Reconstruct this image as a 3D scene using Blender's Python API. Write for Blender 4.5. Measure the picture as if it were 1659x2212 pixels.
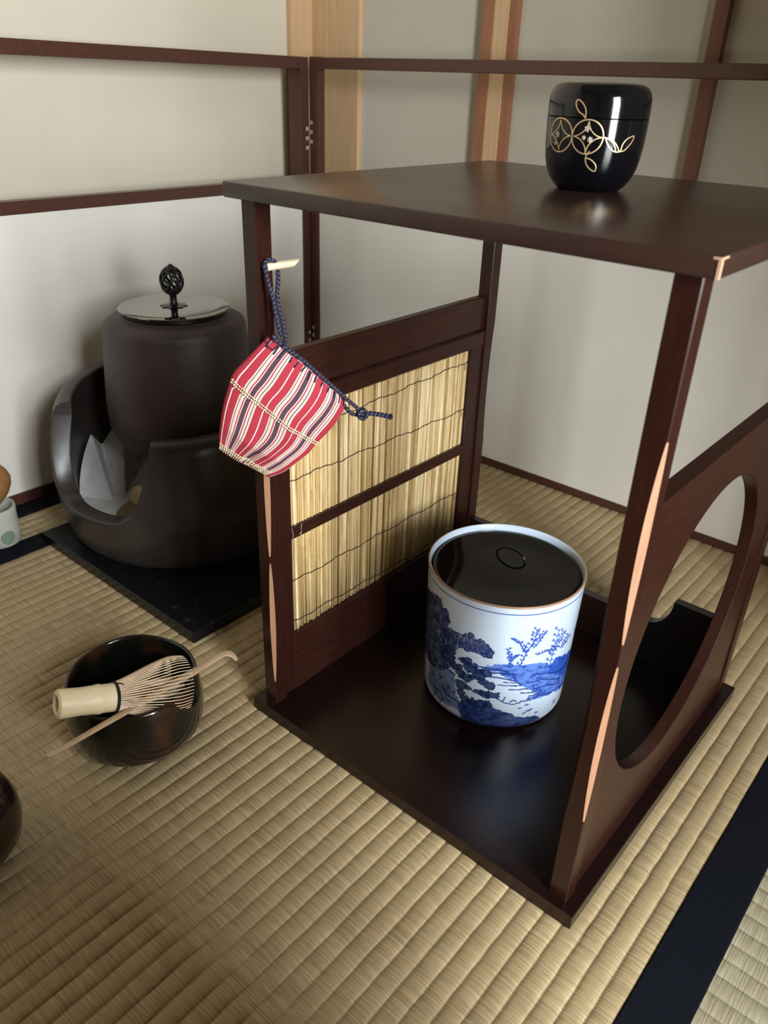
import bpy, bmesh, math, random
import numpy as np
from mathutils import Vector, Matrix
PI = math.pi
random.seed(7)
S = bpy.context.scene
COL = S.collection
for o in list(bpy.data.objects): bpy.data.objects.remove(o)

# ------------------------------------------------------------------ camera
CAM = Vector((0.48312, -0.38839, 0.56145))
RIGHT = Vector((0.758427, 0.650948, 0.032490)); DOWN = Vector((0.333229, -0.344443, -0.877677)); FWD = Vector((-0.560131, 0.676481, -0.478149))
cd = bpy.data.cameras.new('camera'); cam = bpy.data.objects.new('camera', cd); COL.objects.link(cam)
m = Matrix.Identity(4)
for i in range(3):
    m[i][0] = RIGHT[i]; m[i][1] = -DOWN[i]; m[i][2] = -FWD[i]; m[i][3] = CAM[i]
cam.matrix_world = m
cd.sensor_fit = 'HORIZONTAL'; cd.sensor_width = 36.0; cd.lens = 1703.67 / 1659.0 * 36.0; cd.clip_start = 0.02
cd.dof.use_dof = True; cd.dof.focus_distance = 0.72; cd.dof.aperture_fstop = 15.0
S.camera = cam

# ------------------------------------------------------------------ world, daylight, exposure
S.view_settings.view_transform = 'Standard'; S.view_settings.look = 'None'; S.view_settings.gamma = 1.0
S.view_settings.use_curve_mapping = False
S.view_settings.exposure = 0.0
W = bpy.data.worlds.new('world'); S.world = W; W.use_nodes = True
bg = W.node_tree.nodes['Background']; bg.inputs[0].default_value = (0.80, 0.90, 1.0, 1); bg.inputs[1].default_value = 0.25
def area(name, loc, rot, sx, sy, power, color):
    l = bpy.data.lights.new(name, 'AREA'); l.shape = 'RECTANGLE'; l.size = sx; l.size_y = sy; l.energy = power; l.color = color
    o = bpy.data.objects.new(name, l); o.location = loc; o.rotation_euler = rot; COL.objects.link(o); return o
# daylight coming in at the side window (just outside its opening)
WX = 1.36; WY0, WY1, WZ0, WZ1 = -0.62, -0.20, 0.32, 1.22
area('window_daylight', (WX + 0.10, (WY0+WY1)/2, (WZ0+WZ1)/2), (0, PI/2, 0), WZ1-WZ0+0.1, WY1-WY0+0.1, 102.0, (0.92, 0.965, 1.0))

# ------------------------------------------------------------------ material helpers
def nmat(name):
    m = bpy.data.materials.new(name); m.use_nodes = True; nt = m.node_tree
    return m, nt, nt.nodes['Principled BSDF']
def N(nt, t, **kw):
    n = nt.nodes.new(t)
    for k, v in kw.items(): setattr(n, k, v)
    return n
def coords(nt, kind='Object', scale=(1,1,1), rot=(0,0,0)):
    tc = N(nt, 'ShaderNodeTexCoord'); mp = N(nt, 'ShaderNodeMapping')
    mp.inputs['Scale'].default_value = scale; mp.inputs['Rotation'].default_value = rot
    nt.links.new(tc.outputs[kind], mp.inputs['Vector']); return mp.outputs['Vector']
def noise(nt, vec, scale, detail=4, rough=0.6):
    n = N(nt, 'ShaderNodeTexNoise'); n.inputs['Scale'].default_value = scale; n.inputs['Detail'].default_value = detail
    n.inputs['Roughness'].default_value = rough; nt.links.new(vec, n.inputs['Vector']); return n.outputs['Fac']
def ramp(nt, fac, stops, interp='LINEAR'):
    r = N(nt, 'ShaderNodeValToRGB'); cr = r.color_ramp; cr.interpolation = interp
    while len(cr.elements) < len(stops): cr.elements.new(0.5)
    for e, (p, c) in zip(cr.elements, stops): e.position = p; e.color = (*c, 1)
    nt.links.new(fac, r.inputs['Fac']); return r.outputs['Color']
def bump(nt, bs, h, strength, dist=0.001):
    b = N(nt, 'ShaderNodeBump'); b.inputs['Strength'].default_value = strength; b.inputs['Distance'].default_value = dist
    nt.links.new(h, b.inputs['Height']); nt.links.new(b.outputs['Normal'], bs.inputs['Normal'])
def plain(name, c, rough=0.5, metal=0.0, coat=0.0, spec=0.5):
    m, nt, b = nmat(name)
    b.inputs['Base Color'].default_value = (*c, 1); b.inputs['Roughness'].default_value = rough
    b.inputs['Metallic'].default_value = metal; b.inputs['Coat Weight'].default_value = coat
    b.inputs['Specular IOR Level'].default_value = spec
    return m
def wood(name, c1, c2, rough=0.35, stretch=(40, 3, 40), bstr=0.15, coat=0.0, spec=0.5, rnoise=0.0):
    m, nt, b = nmat(name)
    v = coords(nt, 'Object', stretch)
    n1 = noise(nt, v, 6.0, 6, 0.65)
    nt.links.new(ramp(nt, n1, [(0.3, c1), (0.7, c2)]), b.inputs['Base Color'])
    b.inputs['Roughness'].default_value = rough; b.inputs['Coat Weight'].default_value = coat; b.inputs['Specular IOR Level'].default_value = spec
    n2 = noise(nt, v, 14.0, 5, 0.7); bump(nt, b, n2, bstr, 0.0006)
    if rnoise:
        n3 = noise(nt, coords(nt, 'Object', (1,1,1)), 9.0, 4, 0.6)
        mr = N(nt, 'ShaderNodeMapRange'); mr.inputs['To Min'].default_value = rough - rnoise; mr.inputs['To Max'].default_value = rough + rnoise
        nt.links.new(n3, mr.inputs['Value']); nt.links.new(mr.outputs['Result'], b.inputs['Roughness'])
    return m
def mottled(name, c1, c2, scale, rough=0.5, metal=0.0, bscale=60, bstr=0.2, coat=0.0, lo=0.35, hi=0.65, spec=0.5):
    m, nt, b = nmat(name)
    v = coords(nt)
    nt.links.new(ramp(nt, noise(nt, v, scale, 5), [(lo, c1), (hi, c2)]), b.inputs['Base Color'])
    b.inputs['Roughness'].default_value = rough; b.inputs['Metallic'].default_value = metal; b.inputs['Coat Weight'].default_value = coat
    b.inputs['Specular IOR Level'].default_value = spec
    bump(nt, b, noise(nt, v, bscale, 5), bstr, 0.001)
    return m

M = {}
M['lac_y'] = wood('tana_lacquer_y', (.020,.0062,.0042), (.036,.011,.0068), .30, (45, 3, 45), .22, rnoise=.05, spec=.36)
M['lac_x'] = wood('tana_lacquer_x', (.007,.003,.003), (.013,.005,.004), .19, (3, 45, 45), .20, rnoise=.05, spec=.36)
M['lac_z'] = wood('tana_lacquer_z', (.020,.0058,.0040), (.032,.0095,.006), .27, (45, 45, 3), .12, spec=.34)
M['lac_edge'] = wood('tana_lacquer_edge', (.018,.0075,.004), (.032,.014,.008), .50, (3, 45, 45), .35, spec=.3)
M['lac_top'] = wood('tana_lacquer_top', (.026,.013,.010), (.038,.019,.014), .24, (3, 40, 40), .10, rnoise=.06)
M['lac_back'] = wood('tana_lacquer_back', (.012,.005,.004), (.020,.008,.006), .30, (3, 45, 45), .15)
M['wear'] = plain('worn_edge_wood', (.50,.32,.20), .7)
M['bark'] = wood('bare_wood', (.34,.165,.085), (.44,.23,.13), .65, (60, 60, 5), .2)
M['scr'] = wood('screen_frame_wood', (.055,.020,.013), (.085,.032,.020), .33, (30, 30, 30), .06)
M['inlay'] = plain('screen_inlay', (.45,.38,.36), .5)
M['paper'] = mottled('screen_paper', (.70,.67,.59), (.76,.73,.66), 3.0, .85, bscale=400, bstr=.05)
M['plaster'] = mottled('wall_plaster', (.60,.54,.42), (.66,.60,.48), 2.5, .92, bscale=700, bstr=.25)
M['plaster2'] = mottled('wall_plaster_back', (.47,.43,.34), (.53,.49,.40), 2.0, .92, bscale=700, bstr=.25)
M['pillar'] = wood('pillar_wood', (.52,.33,.17), (.62,.42,.24), .5, (30, 30, 1.5), .1)
M['pillar_red'] = wood('trim_wood', (.24,.095,.045), (.34,.15,.07), .5, (30, 30, 1.5), .1)
M['pillar_dark'] = wood('trim_dark_wood', (.12,.045,.025), (.18,.07,.035), .5, (30, 30, 1.5), .1)
M['iron'] = mottled('cast_iron', (.042,.028,.030), (.066,.046,.048), 25, .55, .1, bscale=350, bstr=.5)
M['clay'] = mottled('black_clay', (.026,.021,.019), (.038,.031,.027), 14, .34, bscale=90, bstr=.05)
M['bronze'] = plain('dark_bronze', (.25,.24,.21), .08, 1.0)
M['blackmetal'] = plain('black_metal', (.018,.017,.017), .25, .4)
M['ash'] = mottled('ash', (.50,.50,.49), (.62,.62,.61), 40, .95, bscale=300, bstr=.4)
M['shaded_ash'] = mottled('ash_warm_shade', (.13,.095,.055), (.19,.14,.085), 40, .9, bscale=250)  # brown stands in for shade and warm reflected light on grey ash
M['tile'] = mottled('unglazed_tile', (.45,.33,.19), (.55,.42,.26), 30, .8, bscale=200)
M['board'] = mottled('black_lacquer_board', (.0045,.005,.0065), (.035,.040,.046), 70, .26, bscale=120, bstr=.5, lo=.60, hi=.78, spec=.35)
M['black_lac'] = plain('black_lacquer', (.0025,.0025,.0035), .10, 0, .15, .4)
M['lid_lac'] = plain('lid_lacquer', (.003,.0026,.002), .06, 0, 0, .35)
M['gold'] = plain('gold_lacquer', (.80,.56,.30), .38, .75)
M['gold_dull'] = plain('silver_gold_lacquer', (.55,.50,.40), .5, .6)
M['heri'] = mottled('border_cloth', (.0035,.0045,.008), (.006,.0075,.013), 300, .8, bscale=1800, bstr=.5, spec=.12)
M['bamboo'] = wood('bamboo', (.78,.64,.38), (.86,.73,.48), .42, (80, 80, 80), .05)
M['bamboo_tine'] = plain('bamboo_tines', (.74,.56,.36), .55)
M['scoop'] = wood('bamboo_scoop', (.40,.27,.16), (.56,.40,.25), .5, (120, 12, 120), .3)
M['thread'] = plain('black_thread', (.01,.008,.01), .8)
M['reedthread'] = plain('dark_reed_thread', (.030,.018,.016), .8)
M['peg'] = wood('bamboo_peg', (.60,.50,.32), (.70,.60,.42), .5, (60, 60, 60), .1)
M['seam'] = plain('cream_thread', (.72,.64,.44), .8)
M['navythread'] = plain('navy_thread', (.015,.013,.045), .85)
M['ladle'] = wood('ladle_bamboo', (.28,.13,.04), (.38,.19,.07), .5, (20, 20, 20), .1)
M['ladle_in'] = plain('ladle_inside', (.22,.075,.025), .5)
M['white_glaze'] = plain('white_glaze', (.50,.50,.44), .25, 0, .2)
M['green_glaze'] = plain('green_glaze', (.22,.30,.21), .3)
M['brownpot'] = mottled('dark_brown_glaze', (.010,.005,.004), (.022,.010,.006), 12, .22, bscale=30, bstr=.05, coat=.3)
M['underfloor'] = wood('underfloor', (.2,.14,.08), (.25,.18,.1), .6)
M['ceil'] = wood('ceiling_wood', (.10,.065,.035), (.14,.09,.05), .7)
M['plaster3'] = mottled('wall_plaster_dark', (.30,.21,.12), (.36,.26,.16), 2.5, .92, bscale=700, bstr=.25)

def mat_rush(name, axis):
    """woven rush: ribs are geometry, this gives the fine cross strands; axis = direction the ribs run"""
    m, nt, b = nmat(name)
    st = (28, 900, 1) if axis == 'y' else (900, 28, 1)
    v = coords(nt, 'Object', st); fine = noise(nt, v, 1.0, 3, .6)
    st2 = (60, 110, 1) if axis == 'y' else (110, 60, 1)
    v2 = coords(nt, 'Object', st2); patch = N(nt, 'ShaderNodeTexWhiteNoise'); 
    fl = N(nt, 'ShaderNodeVectorMath', operation='FLOOR'); nt.links.new(v2, fl.inputs[0]); nt.links.new(fl.outputs[0], patch.inputs['Vector'])
    big = noise(nt, coords(nt), 7.0, 3, .6)
    c1 = ramp(nt, fine, [(0.25, (.25,.178,.085)), (0.5, (.43,.325,.175)), (0.75, (.60,.485,.285))])
    mx = N(nt, 'ShaderNodeMixRGB', blend_type='MULTIPLY'); mx.inputs['Fac'].default_value = .35
    c2 = ramp(nt, big, [(0.35, (.78,.74,.70)), (0.65, (1.0,1.0,1.0))])
    nt.links.new(c1, mx.inputs['Color1']); nt.links.new(c2, mx.inputs['Color2'])
    mx2 = N(nt, 'ShaderNodeMixRGB', blend_type='MULTIPLY'); mx2.inputs['Fac'].default_value = .22
    pn = noise(nt, coords(nt, 'Object', (60, 55, 1) if axis == 'y' else (55, 60, 1)), 1.0, 2, .5)
    nt.links.new(ramp(nt, pn, [(0.35, (.62,.64,.60)), (0.65, (1,1,1))]), mx2.inputs['Color2'])
    nt.links.new(mx.outputs[0], mx2.inputs['Color1']); nt.links.new(mx2.outputs[0], b.inputs['Base Color'])
    b.inputs['Roughness'].default_value = .55; b.inputs['Specular IOR Level'].default_value = .35
    bump(nt, b, fine, .8, .0006)
    if axis == 'x':
        tint = N(nt, 'ShaderNodeMixRGB', blend_type='MULTIPLY'); tint.inputs['Fac'].default_value = 1.0; tint.inputs['Color2'].default_value = (.80,.93,1.12,1)
        nt.links.new(mx2.outputs[0], tint.inputs['Color1']); nt.links.new(tint.outputs[0], b.inputs['Base Color'])
    return m
M['rush_y'] = mat_rush('rush_y', 'y'); M['rush_x'] = mat_rush('rush_x', 'x')

def mat_reed():
    m, nt, b = nmat('reeds')
    at = N(nt, 'ShaderNodeAttribute'); at.attribute_name = 'rnd'
    v = coords(nt, 'Object', (1, 1, 1)); 
    add = N(nt, 'ShaderNodeVectorMath', operation='MULTIPLY_ADD'); nt.links.new(v, add.inputs[0]); add.inputs[1].default_value = (1, 300, 14); 
    cmb = N(nt, 'ShaderNodeCombineXYZ'); mu = N(nt, 'ShaderNodeMath', operation='MULTIPLY'); mu.inputs[1].default_value = 57.0
    nt.links.new(at.outputs['Fac'], mu.inputs[0]); nt.links.new(mu.outputs[0], cmb.inputs['Z']); nt.links.new(cmb.outputs[0], add.inputs[2])
    n1 = noise(nt, add.outputs[0], 1.0, 3, .7)
    base = ramp(nt, at.outputs['Fac'], [(0.0, (.17,.09,.035)), (0.14, (.34,.20,.08)), (0.36, (.56,.40,.17)), (0.7, (.70,.52,.26)), (1.0, (.84,.70,.42))])
    spots = ramp(nt, n1, [(0.30, (.45,.33,.22)), (0.40, (.85,.78,.68)), (0.6, (1,1,1))])
    mx = N(nt, 'ShaderNodeMixRGB', blend_type='MULTIPLY'); mx.inputs['Fac'].default_value = .9
    nt.links.new(base, mx.inputs['Color1']); nt.links.new(spots, mx.inputs['Color2']); nt.links.new(mx.outputs[0], b.inputs['Base Color'])
    b.inputs['Roughness'].default_value = .42
    return m
M['reed'] = mat_reed()

def mat_vcol(name, rough, coat=0.0):
    m, nt, b = nmat(name)
    at = N(nt, 'ShaderNodeAttribute'); at.attribute_name = 'paint'; nt.links.new(at.outputs['Color'], b.inputs['Base Color'])
    b.inputs['Roughness'].default_value = rough; b.inputs['Coat Weight'].default_value = coat; return m
M['porcelain'] = mat_vcol('painted_porcelain', .16, .25)

def mat_cloth():
    m, nt, b = nmat('striped_cloth')
    uv = N(nt, 'ShaderNodeUVMap'); sep = N(nt, 'ShaderNodeSeparateXYZ'); nt.links.new(uv.outputs[0], sep.inputs[0])
    mu = N(nt, 'ShaderNodeMath', operation='MULTIPLY'); mu.inputs[1].default_value = 3.15; nt.links.new(sep.outputs[0], mu.inputs[0])
    ad = N(nt, 'ShaderNodeMath', operation='ADD'); ad.inputs[1].default_value = .08; nt.links.new(mu.outputs[0], ad.inputs[0])
    fr = N(nt, 'ShaderNodeMath', operation='FRACT'); nt.links.new(ad.outputs[0], fr.inputs[0])
    R = (.39,.035,.052); C_ = (.72,.54,.47); G = (.085,.085,.10); P_ = (.085,.045,.065); Wt = (.84,.78,.72)
    st = [(0, R), (.205, Wt), (.232, R), (.435, C_), (.475, G), (.497, C_), (.575, R), (.610, C_), (.640, P_), (.775, C_), (.805, R), (.840, C_), (.905, G), (.930, C_), (.985, R)]
    nt.links.new(ramp(nt, fr.outputs[0], st, 'CONSTANT'), b.inputs['Base Color'])
    b.inputs['Roughness'].default_value = .85; b.inputs['Specular IOR Level'].default_value = .2
    bump(nt, b, noise(nt, coords(nt), 1500, 2), .25, .0004)
    return m
M['cloth'] = mat_cloth()
def mat_cord():
    m, nt, b = nmat('navy_braid')
    uv = N(nt, 'ShaderNodeUVMap'); sep = N(nt, 'ShaderNodeSeparateXYZ'); nt.links.new(uv.outputs[0], sep.inputs[0])
    a = N(nt, 'ShaderNodeMath', operation='PINGPONG'); a.inputs[1].default_value = .25; nt.links.new(sep.outputs[1], a.inputs[0])
    c = N(nt, 'ShaderNodeMath', operation='MULTIPLY_ADD'); c.inputs[1].default_value = 2.2; nt.links.new(a.outputs[0], c.inputs[0]); nt.links.new(sep.outputs[0], c.inputs[2])
    f = N(nt, 'ShaderNodeMath', operation='FRACT'); nt.links.new(c.outputs[0], f.inputs[0])
    nt.links.new(ramp(nt, f.outputs[0], [(0, (.005,.004,.018)), (.62, (.010,.008,.030)), (.80, (.16,.15,.22)), (.90, (.008,.006,.022))]), b.inputs['Base Color'])
    b.inputs['Roughness'].default_value = .8
    w = ramp(nt, f.outputs[0], [(0, (0,0,0)), (.7, (1,1,1)), (1, (0,0,0))]); bump(nt, b, w, .8, .0006)
    return m
M['cord'] = mat_cord()
def mat_bowl():
    m, nt, b = nmat('black_brown_glaze')
    v = coords(nt)
    g = N(nt, 'ShaderNodeTexNoise'); g.inputs['Scale'].default_value = 22; g.inputs['Detail'].default_value = 2; nt.links.new(v, g.inputs['Vector'])
    nt.links.new(ramp(nt, g.outputs['Fac'], [(0.50, (.0055,.0062,.0048)), (0.66, (.040,.015,.006))]), b.inputs['Base Color'])
    b.inputs['Roughness'].default_value = .13; b.inputs['Coat Weight'].default_value = .3
    bump(nt, b, noise(nt, v, 40, 3), .12, .001)
    return m
M['bowl'] = mat_bowl()

# ------------------------------------------------------------------ object helpers
def link(name, me, mats, parent=None):
    o = bpy.data.objects.new(name, me); COL.objects.link(o)
    for mm in (mats if isinstance(mats, (list, tuple)) else [mats]): me.materials.append(mm)
    if parent is not None: o.parent = parent; o.matrix_parent_inverse = Matrix.Translation(-parent.location)
    return o
def done(name, bm, mats, parent=None, smooth=False):
    me = bpy.data.meshes.new(name); bmesh.ops.recalc_face_normals(bm, faces=bm.faces); bm.to_mesh(me); bm.free()
    if smooth:
        me.polygons.foreach_set('use_smooth', [True]*len(me.polygons))
        if smooth != 'all':
            me.set_sharp_from_angle(angle=math.radians(40))
    return link(name, me, mats, parent)
def thing(name, label, cat, loc=(0,0,0), group=None):
    o = bpy.data.objects.new(name, None); COL.objects.link(o); o.location = loc; o.empty_display_size = .02
    o['label'] = label; o['category'] = cat
    if group: o['group'] = group
    return o
def tag(o, label, cat, group=None):
    o['label'] = label; o['category'] = cat
    if group: o['group'] = group
    return o
def box(bm, x0, x1, y0, y1, z0, z1, bev=0.0, seg=1):
    b2 = bmesh.new(); r = bmesh.ops.create_cube(b2, size=1.0)
    for v in b2.verts: v.co = Vector(((x0+x1)/2 + v.co.x*(x1-x0), (y0+y1)/2 + v.co.y*(y1-y0), (z0+z1)/2 + v.co.z*(z1-z0)))
    if bev: bmesh.ops.bevel(b2, geom=list(b2.edges), offset=bev, segments=seg, affect='EDGES', profile=.5)
    me = bpy.data.meshes.new('t'); b2.to_mesh(me); b2.free(); bm.from_mesh(me); bpy.data.meshes.remove(me)
def boxobj(name, d, mt, parent=None, bev=0.0, seg=1):
    bm = bmesh.new(); box(bm, *d, bev=bev, seg=seg); return done(name, bm, mt, parent)
def lathe(bm, prof, c=(0,0,0), seg=96, wob=None, cap0=False, cap1=False):
    """prof = list of (r, z)"""
    rings = []
    for r, z in prof:
        ring = []
        if r < 1e-6: ring = [bm.verts.new((c[0], c[1], c[2]+z))]
        else:
            for i in range(seg):
                a = 2*PI*i/seg; rr, zz = (wob(a, r, z) if wob else (r, z))
                ring.append(bm.verts.new((c[0]+rr*math.cos(a), c[1]+rr*math.sin(a), c[2]+zz)))
        rings.append(ring)
    for A, B in zip(rings, rings[1:]):
        n = max(len(A), len(B))
        for i in range(n):
            j = (i+1) % n
            if len(A) == 1 and len(B) == 1: continue
            if len(A) == 1: bm.faces.new((A[0], B[i], B[j]))
            elif len(B) == 1: bm.faces.new((A[i], B[0], A[j]))
            else: bm.faces.new((A[i], B[i], B[j], A[j]))
    if cap0 and len(rings[0]) > 1: bm.faces.new(rings[0])
    if cap1 and len(rings[-1]) > 1: bm.faces.new(rings[-1])
def catmull(P, n):
    P = [Vector(p) for p in P]; P = [P[0]*2-P[1]] + P + [P[-1]*2-P[-2]]; out = []
    for i in range(1, len(P)-2):
        for k in range(n):
            t = k/n; a, b, c, d = P[i-1], P[i], P[i+1], P[i+2]
            out.append(.5*((2*b)+(c-a)*t+(2*a-5*b+4*c-d)*t*t+(3*b-a-3*c+d)*t**3))
    out.append(P[-2]); return out
def tube(bm, P, rad, seg=8, uvscale=None, closed=False, flat=None):
    """rad: float or list; uv u = length*uvscale, v = around"""
    P = [Vector(p) for p in P]; n = len(P)
    uvl = bm.loops.layers.uv.verify() if uvscale else None
    up = None; rings = []; L = [0.0]
    for i in range(1, n): L.append(L[-1]+(P[i]-P[i-1]).length)
    for i in range(n):
        t = (P[(i+1) % n if closed else min(i+1, n-1)] - P[(i-1) % n if closed else max(i-1, 0)])
        t = t.normalized() if t.length > 0 else Vector((0,0,1))
        if up is None:
            up = Vector((0,0,1)) if abs(t.z) < .9 else Vector((1,0,0))
        u = (up - t*up.dot(t)).normalized(); w = t.cross(u); up = u
        r = rad[i] if isinstance(rad, (list, tuple)) else rad
        rings.append([bm.verts.new(P[i] + (u*math.cos(2*PI*k/seg)*(flat or 1) + w*math.sin(2*PI*k/seg))*r) for k in range(seg)])
    m_ = n if closed else n-1
    for i in range(m_):
        A, B = rings[i], rings[(i+1) % n]
        for k in range(seg):
            k2 = (k+1) % seg; f = bm.faces.new((A[k], A[k2], B[k2], B[k]))
            if uvl:
                for lp, (uu, vv) in zip(f.loops, ((L[i], k/seg), (L[i], (k+1)/seg), (L[min(i+1,n-1)], (k+1)/seg), (L[min(i+1,n-1)], k/seg))):
                    lp[uvl].uv = (uu*uvscale, vv)
    if not closed: bm.faces.new(rings[0]); bm.faces.new(rings[-1])
def prism(bm, pts, axis, d0, d1):
    """pts 2-D outline; axis 'x': pts=(y,z); 'y': pts=(x,z); 'z': pts=(x,y)"""
    def mk(p, d): return {'x': (d, p[0], p[1]), 'y': (p[0], d, p[1]), 'z': (p[0], p[1], d)}[axis]
    A = [bm.verts.new(mk(p, d0)) for p in pts]; B = [bm.verts.new(mk(p, d1)) for p in pts]
    n = len(pts); bm.faces.new(A); bm.faces.new(list(reversed(B)))
    for i in range(n): bm.faces.new((A[i], A[(i+1) % n], B[(i+1) % n], B[i]))
def struct(o): o['kind'] = 'structure'; return o
# traced ornament of the jar and the tea caddy: (azimuth in degrees, height in mm)
CLIFF=[(-141.0,131.5),(-120.7,143.3),(-113.9,144.9),(-109.6,144.3),(-106.1,137.9),(-102.6,137.8),(-100.5,135.4),(-97.4,127.1),(-100.4,119.5),(-92.4,121.3),(-86.1,121.3),(-80.7,126.4),(-75.9,122.9),(-70.6,122.5),(-65.9,117.5),(-61.1,109.6),(-63.2,104.7),(-70.1,104.6),(-77.3,104.8),(-84.9,104.5),(-90.7,99.4),(-91.1,89.4),(-91.3,78.0),(-98.8,67.9),(-119.1,58.0),(-139.8,55.0),(-140.3,84.1),(-142.8,110.5)]
ROCKS=[(-121.6,58.4),(-103.1,71.5),(-90.8,71.3),(-86.3,39.7),(-68.5,35.1),(-66.1,27.1),(-79.2,25.1),(-87.8,29.7),(-99.4,26.0),(-111.6,26.4),(-123.7,33.8)]
BAND=[(-84.3,41.1),(-73.3,50.5),(-60.9,52.4),(-58.5,44.2),(-45.8,39.6),(-37.8,32.0),(-21.1,28.2),(-15.7,22.9),(-30.3,15.7),(-53.6,15.3),(-76.5,14.6),(-83.1,24.0)]
BANK=[(-72.6,91.2),(-60.9,96.7),(-51.0,100.3),(-38.6,97.1),(-24.3,97.2),(-16.6,89.5),(-10.1,95.5),(17.0,84.4),(17.4,53.4),(21.4,37.3),(-4.7,48.9),(-28.2,52.1),(-34.1,52.5),(-25.1,61.0),(-40.8,73.8),(-48.6,82.6),(-56.7,87.3)]
BANK2=[(-10.1,95.5),(19.4,83.7),(20.2,61.1),(8.2,58.9),(-15.1,78.8),(-17.9,90.2)]
EDGE=[(19.7,118.6),(14.6,115.9),(12.7,105.0),(18.5,104.3),(19.2,116.2)]
STONES=[(-31.6,46.7),(-29.8,38.7),(-27.8,39.5),(-21.1,32.7),(0.1,34.6),(-0.6,32.2),(-32.5,36.7),(-38.7,31.5),(-37.1,44.4)]
BLOBS=[(-84.9,90.8),(-81.1,93.1),(-76.1,88.9),(-77.7,85.3),(-70.4,85.3),(-66.1,86.2),(-85.7,74.8),(-80.7,73.8),(-75.1,75.4),(-67.8,74.4),(-62.3,70.6),(-83.8,61.8),(-77.8,61.1),(-70.4,60.6),(-65.0,59.8),(-59.7,59.9),(-84.2,52.9),(-80.8,47.8),(-73.0,46.3),(-67.5,45.8),(-61.3,46.5),(-87.3,82.2),(-91.5,80.7),(-70.9,80.2),(-95.2,98.9),(-99.8,111.9),(-100.2,85.3),(-95.9,92.9),(-104.8,91.3)]
STROKES=[[(-73.5,91.1),(-63.9,91.8),(-50.2,90.5)],[(-63.6,87.0),(-55.1,87.6),(-46.5,87.4)],[(-63.2,82.3),(-54.6,82.1),(-47.6,80.9)],[(-52.5,77.4),(-40.2,76.2)],[(-56.5,73.6),(-41.7,73.0)],[(-47.4,68.3),(-33.8,67.9)],[(-38.0,63.4),(-25.1,61.0)],[(-30.8,58.1),(-19.1,56.7)],[(-56.0,56.4),(-49.5,52.0),(-43.1,49.4),(-37.8,51.1),(-36.1,53.0),(-28.2,52.1)],[(-50.1,58.5),(-51.0,54.1)],[(-45.2,52.7),(-43.6,54.8),(-40.7,53.1)],[(-85.3,40.4),(-83.3,26.8)],[(-113.0,40.2),(-108.9,33.7),(-113.0,21.9)],[(-101.2,48.4),(-97.8,39.4),(-86.3,39.7)],[(-103.3,40.5),(-101.1,30.5),(-103.4,23.9)],[(-85.5,112.3),(-74.4,114.3),(-65.4,111.0)],[(-86.2,109.1),(-77.6,108.7),(-68.7,108.6)],[(-27.9,84.7),(-9.7,77.0),(7.3,69.9)],[(-34.6,75.5),(-21.5,75.1),(1.0,62.0)],[(-27.8,66.3),(-14.2,64.0),(2.7,54.8)],[(-21.1,54.8),(-8.2,51.4),(9.2,47.7)]]
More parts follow.
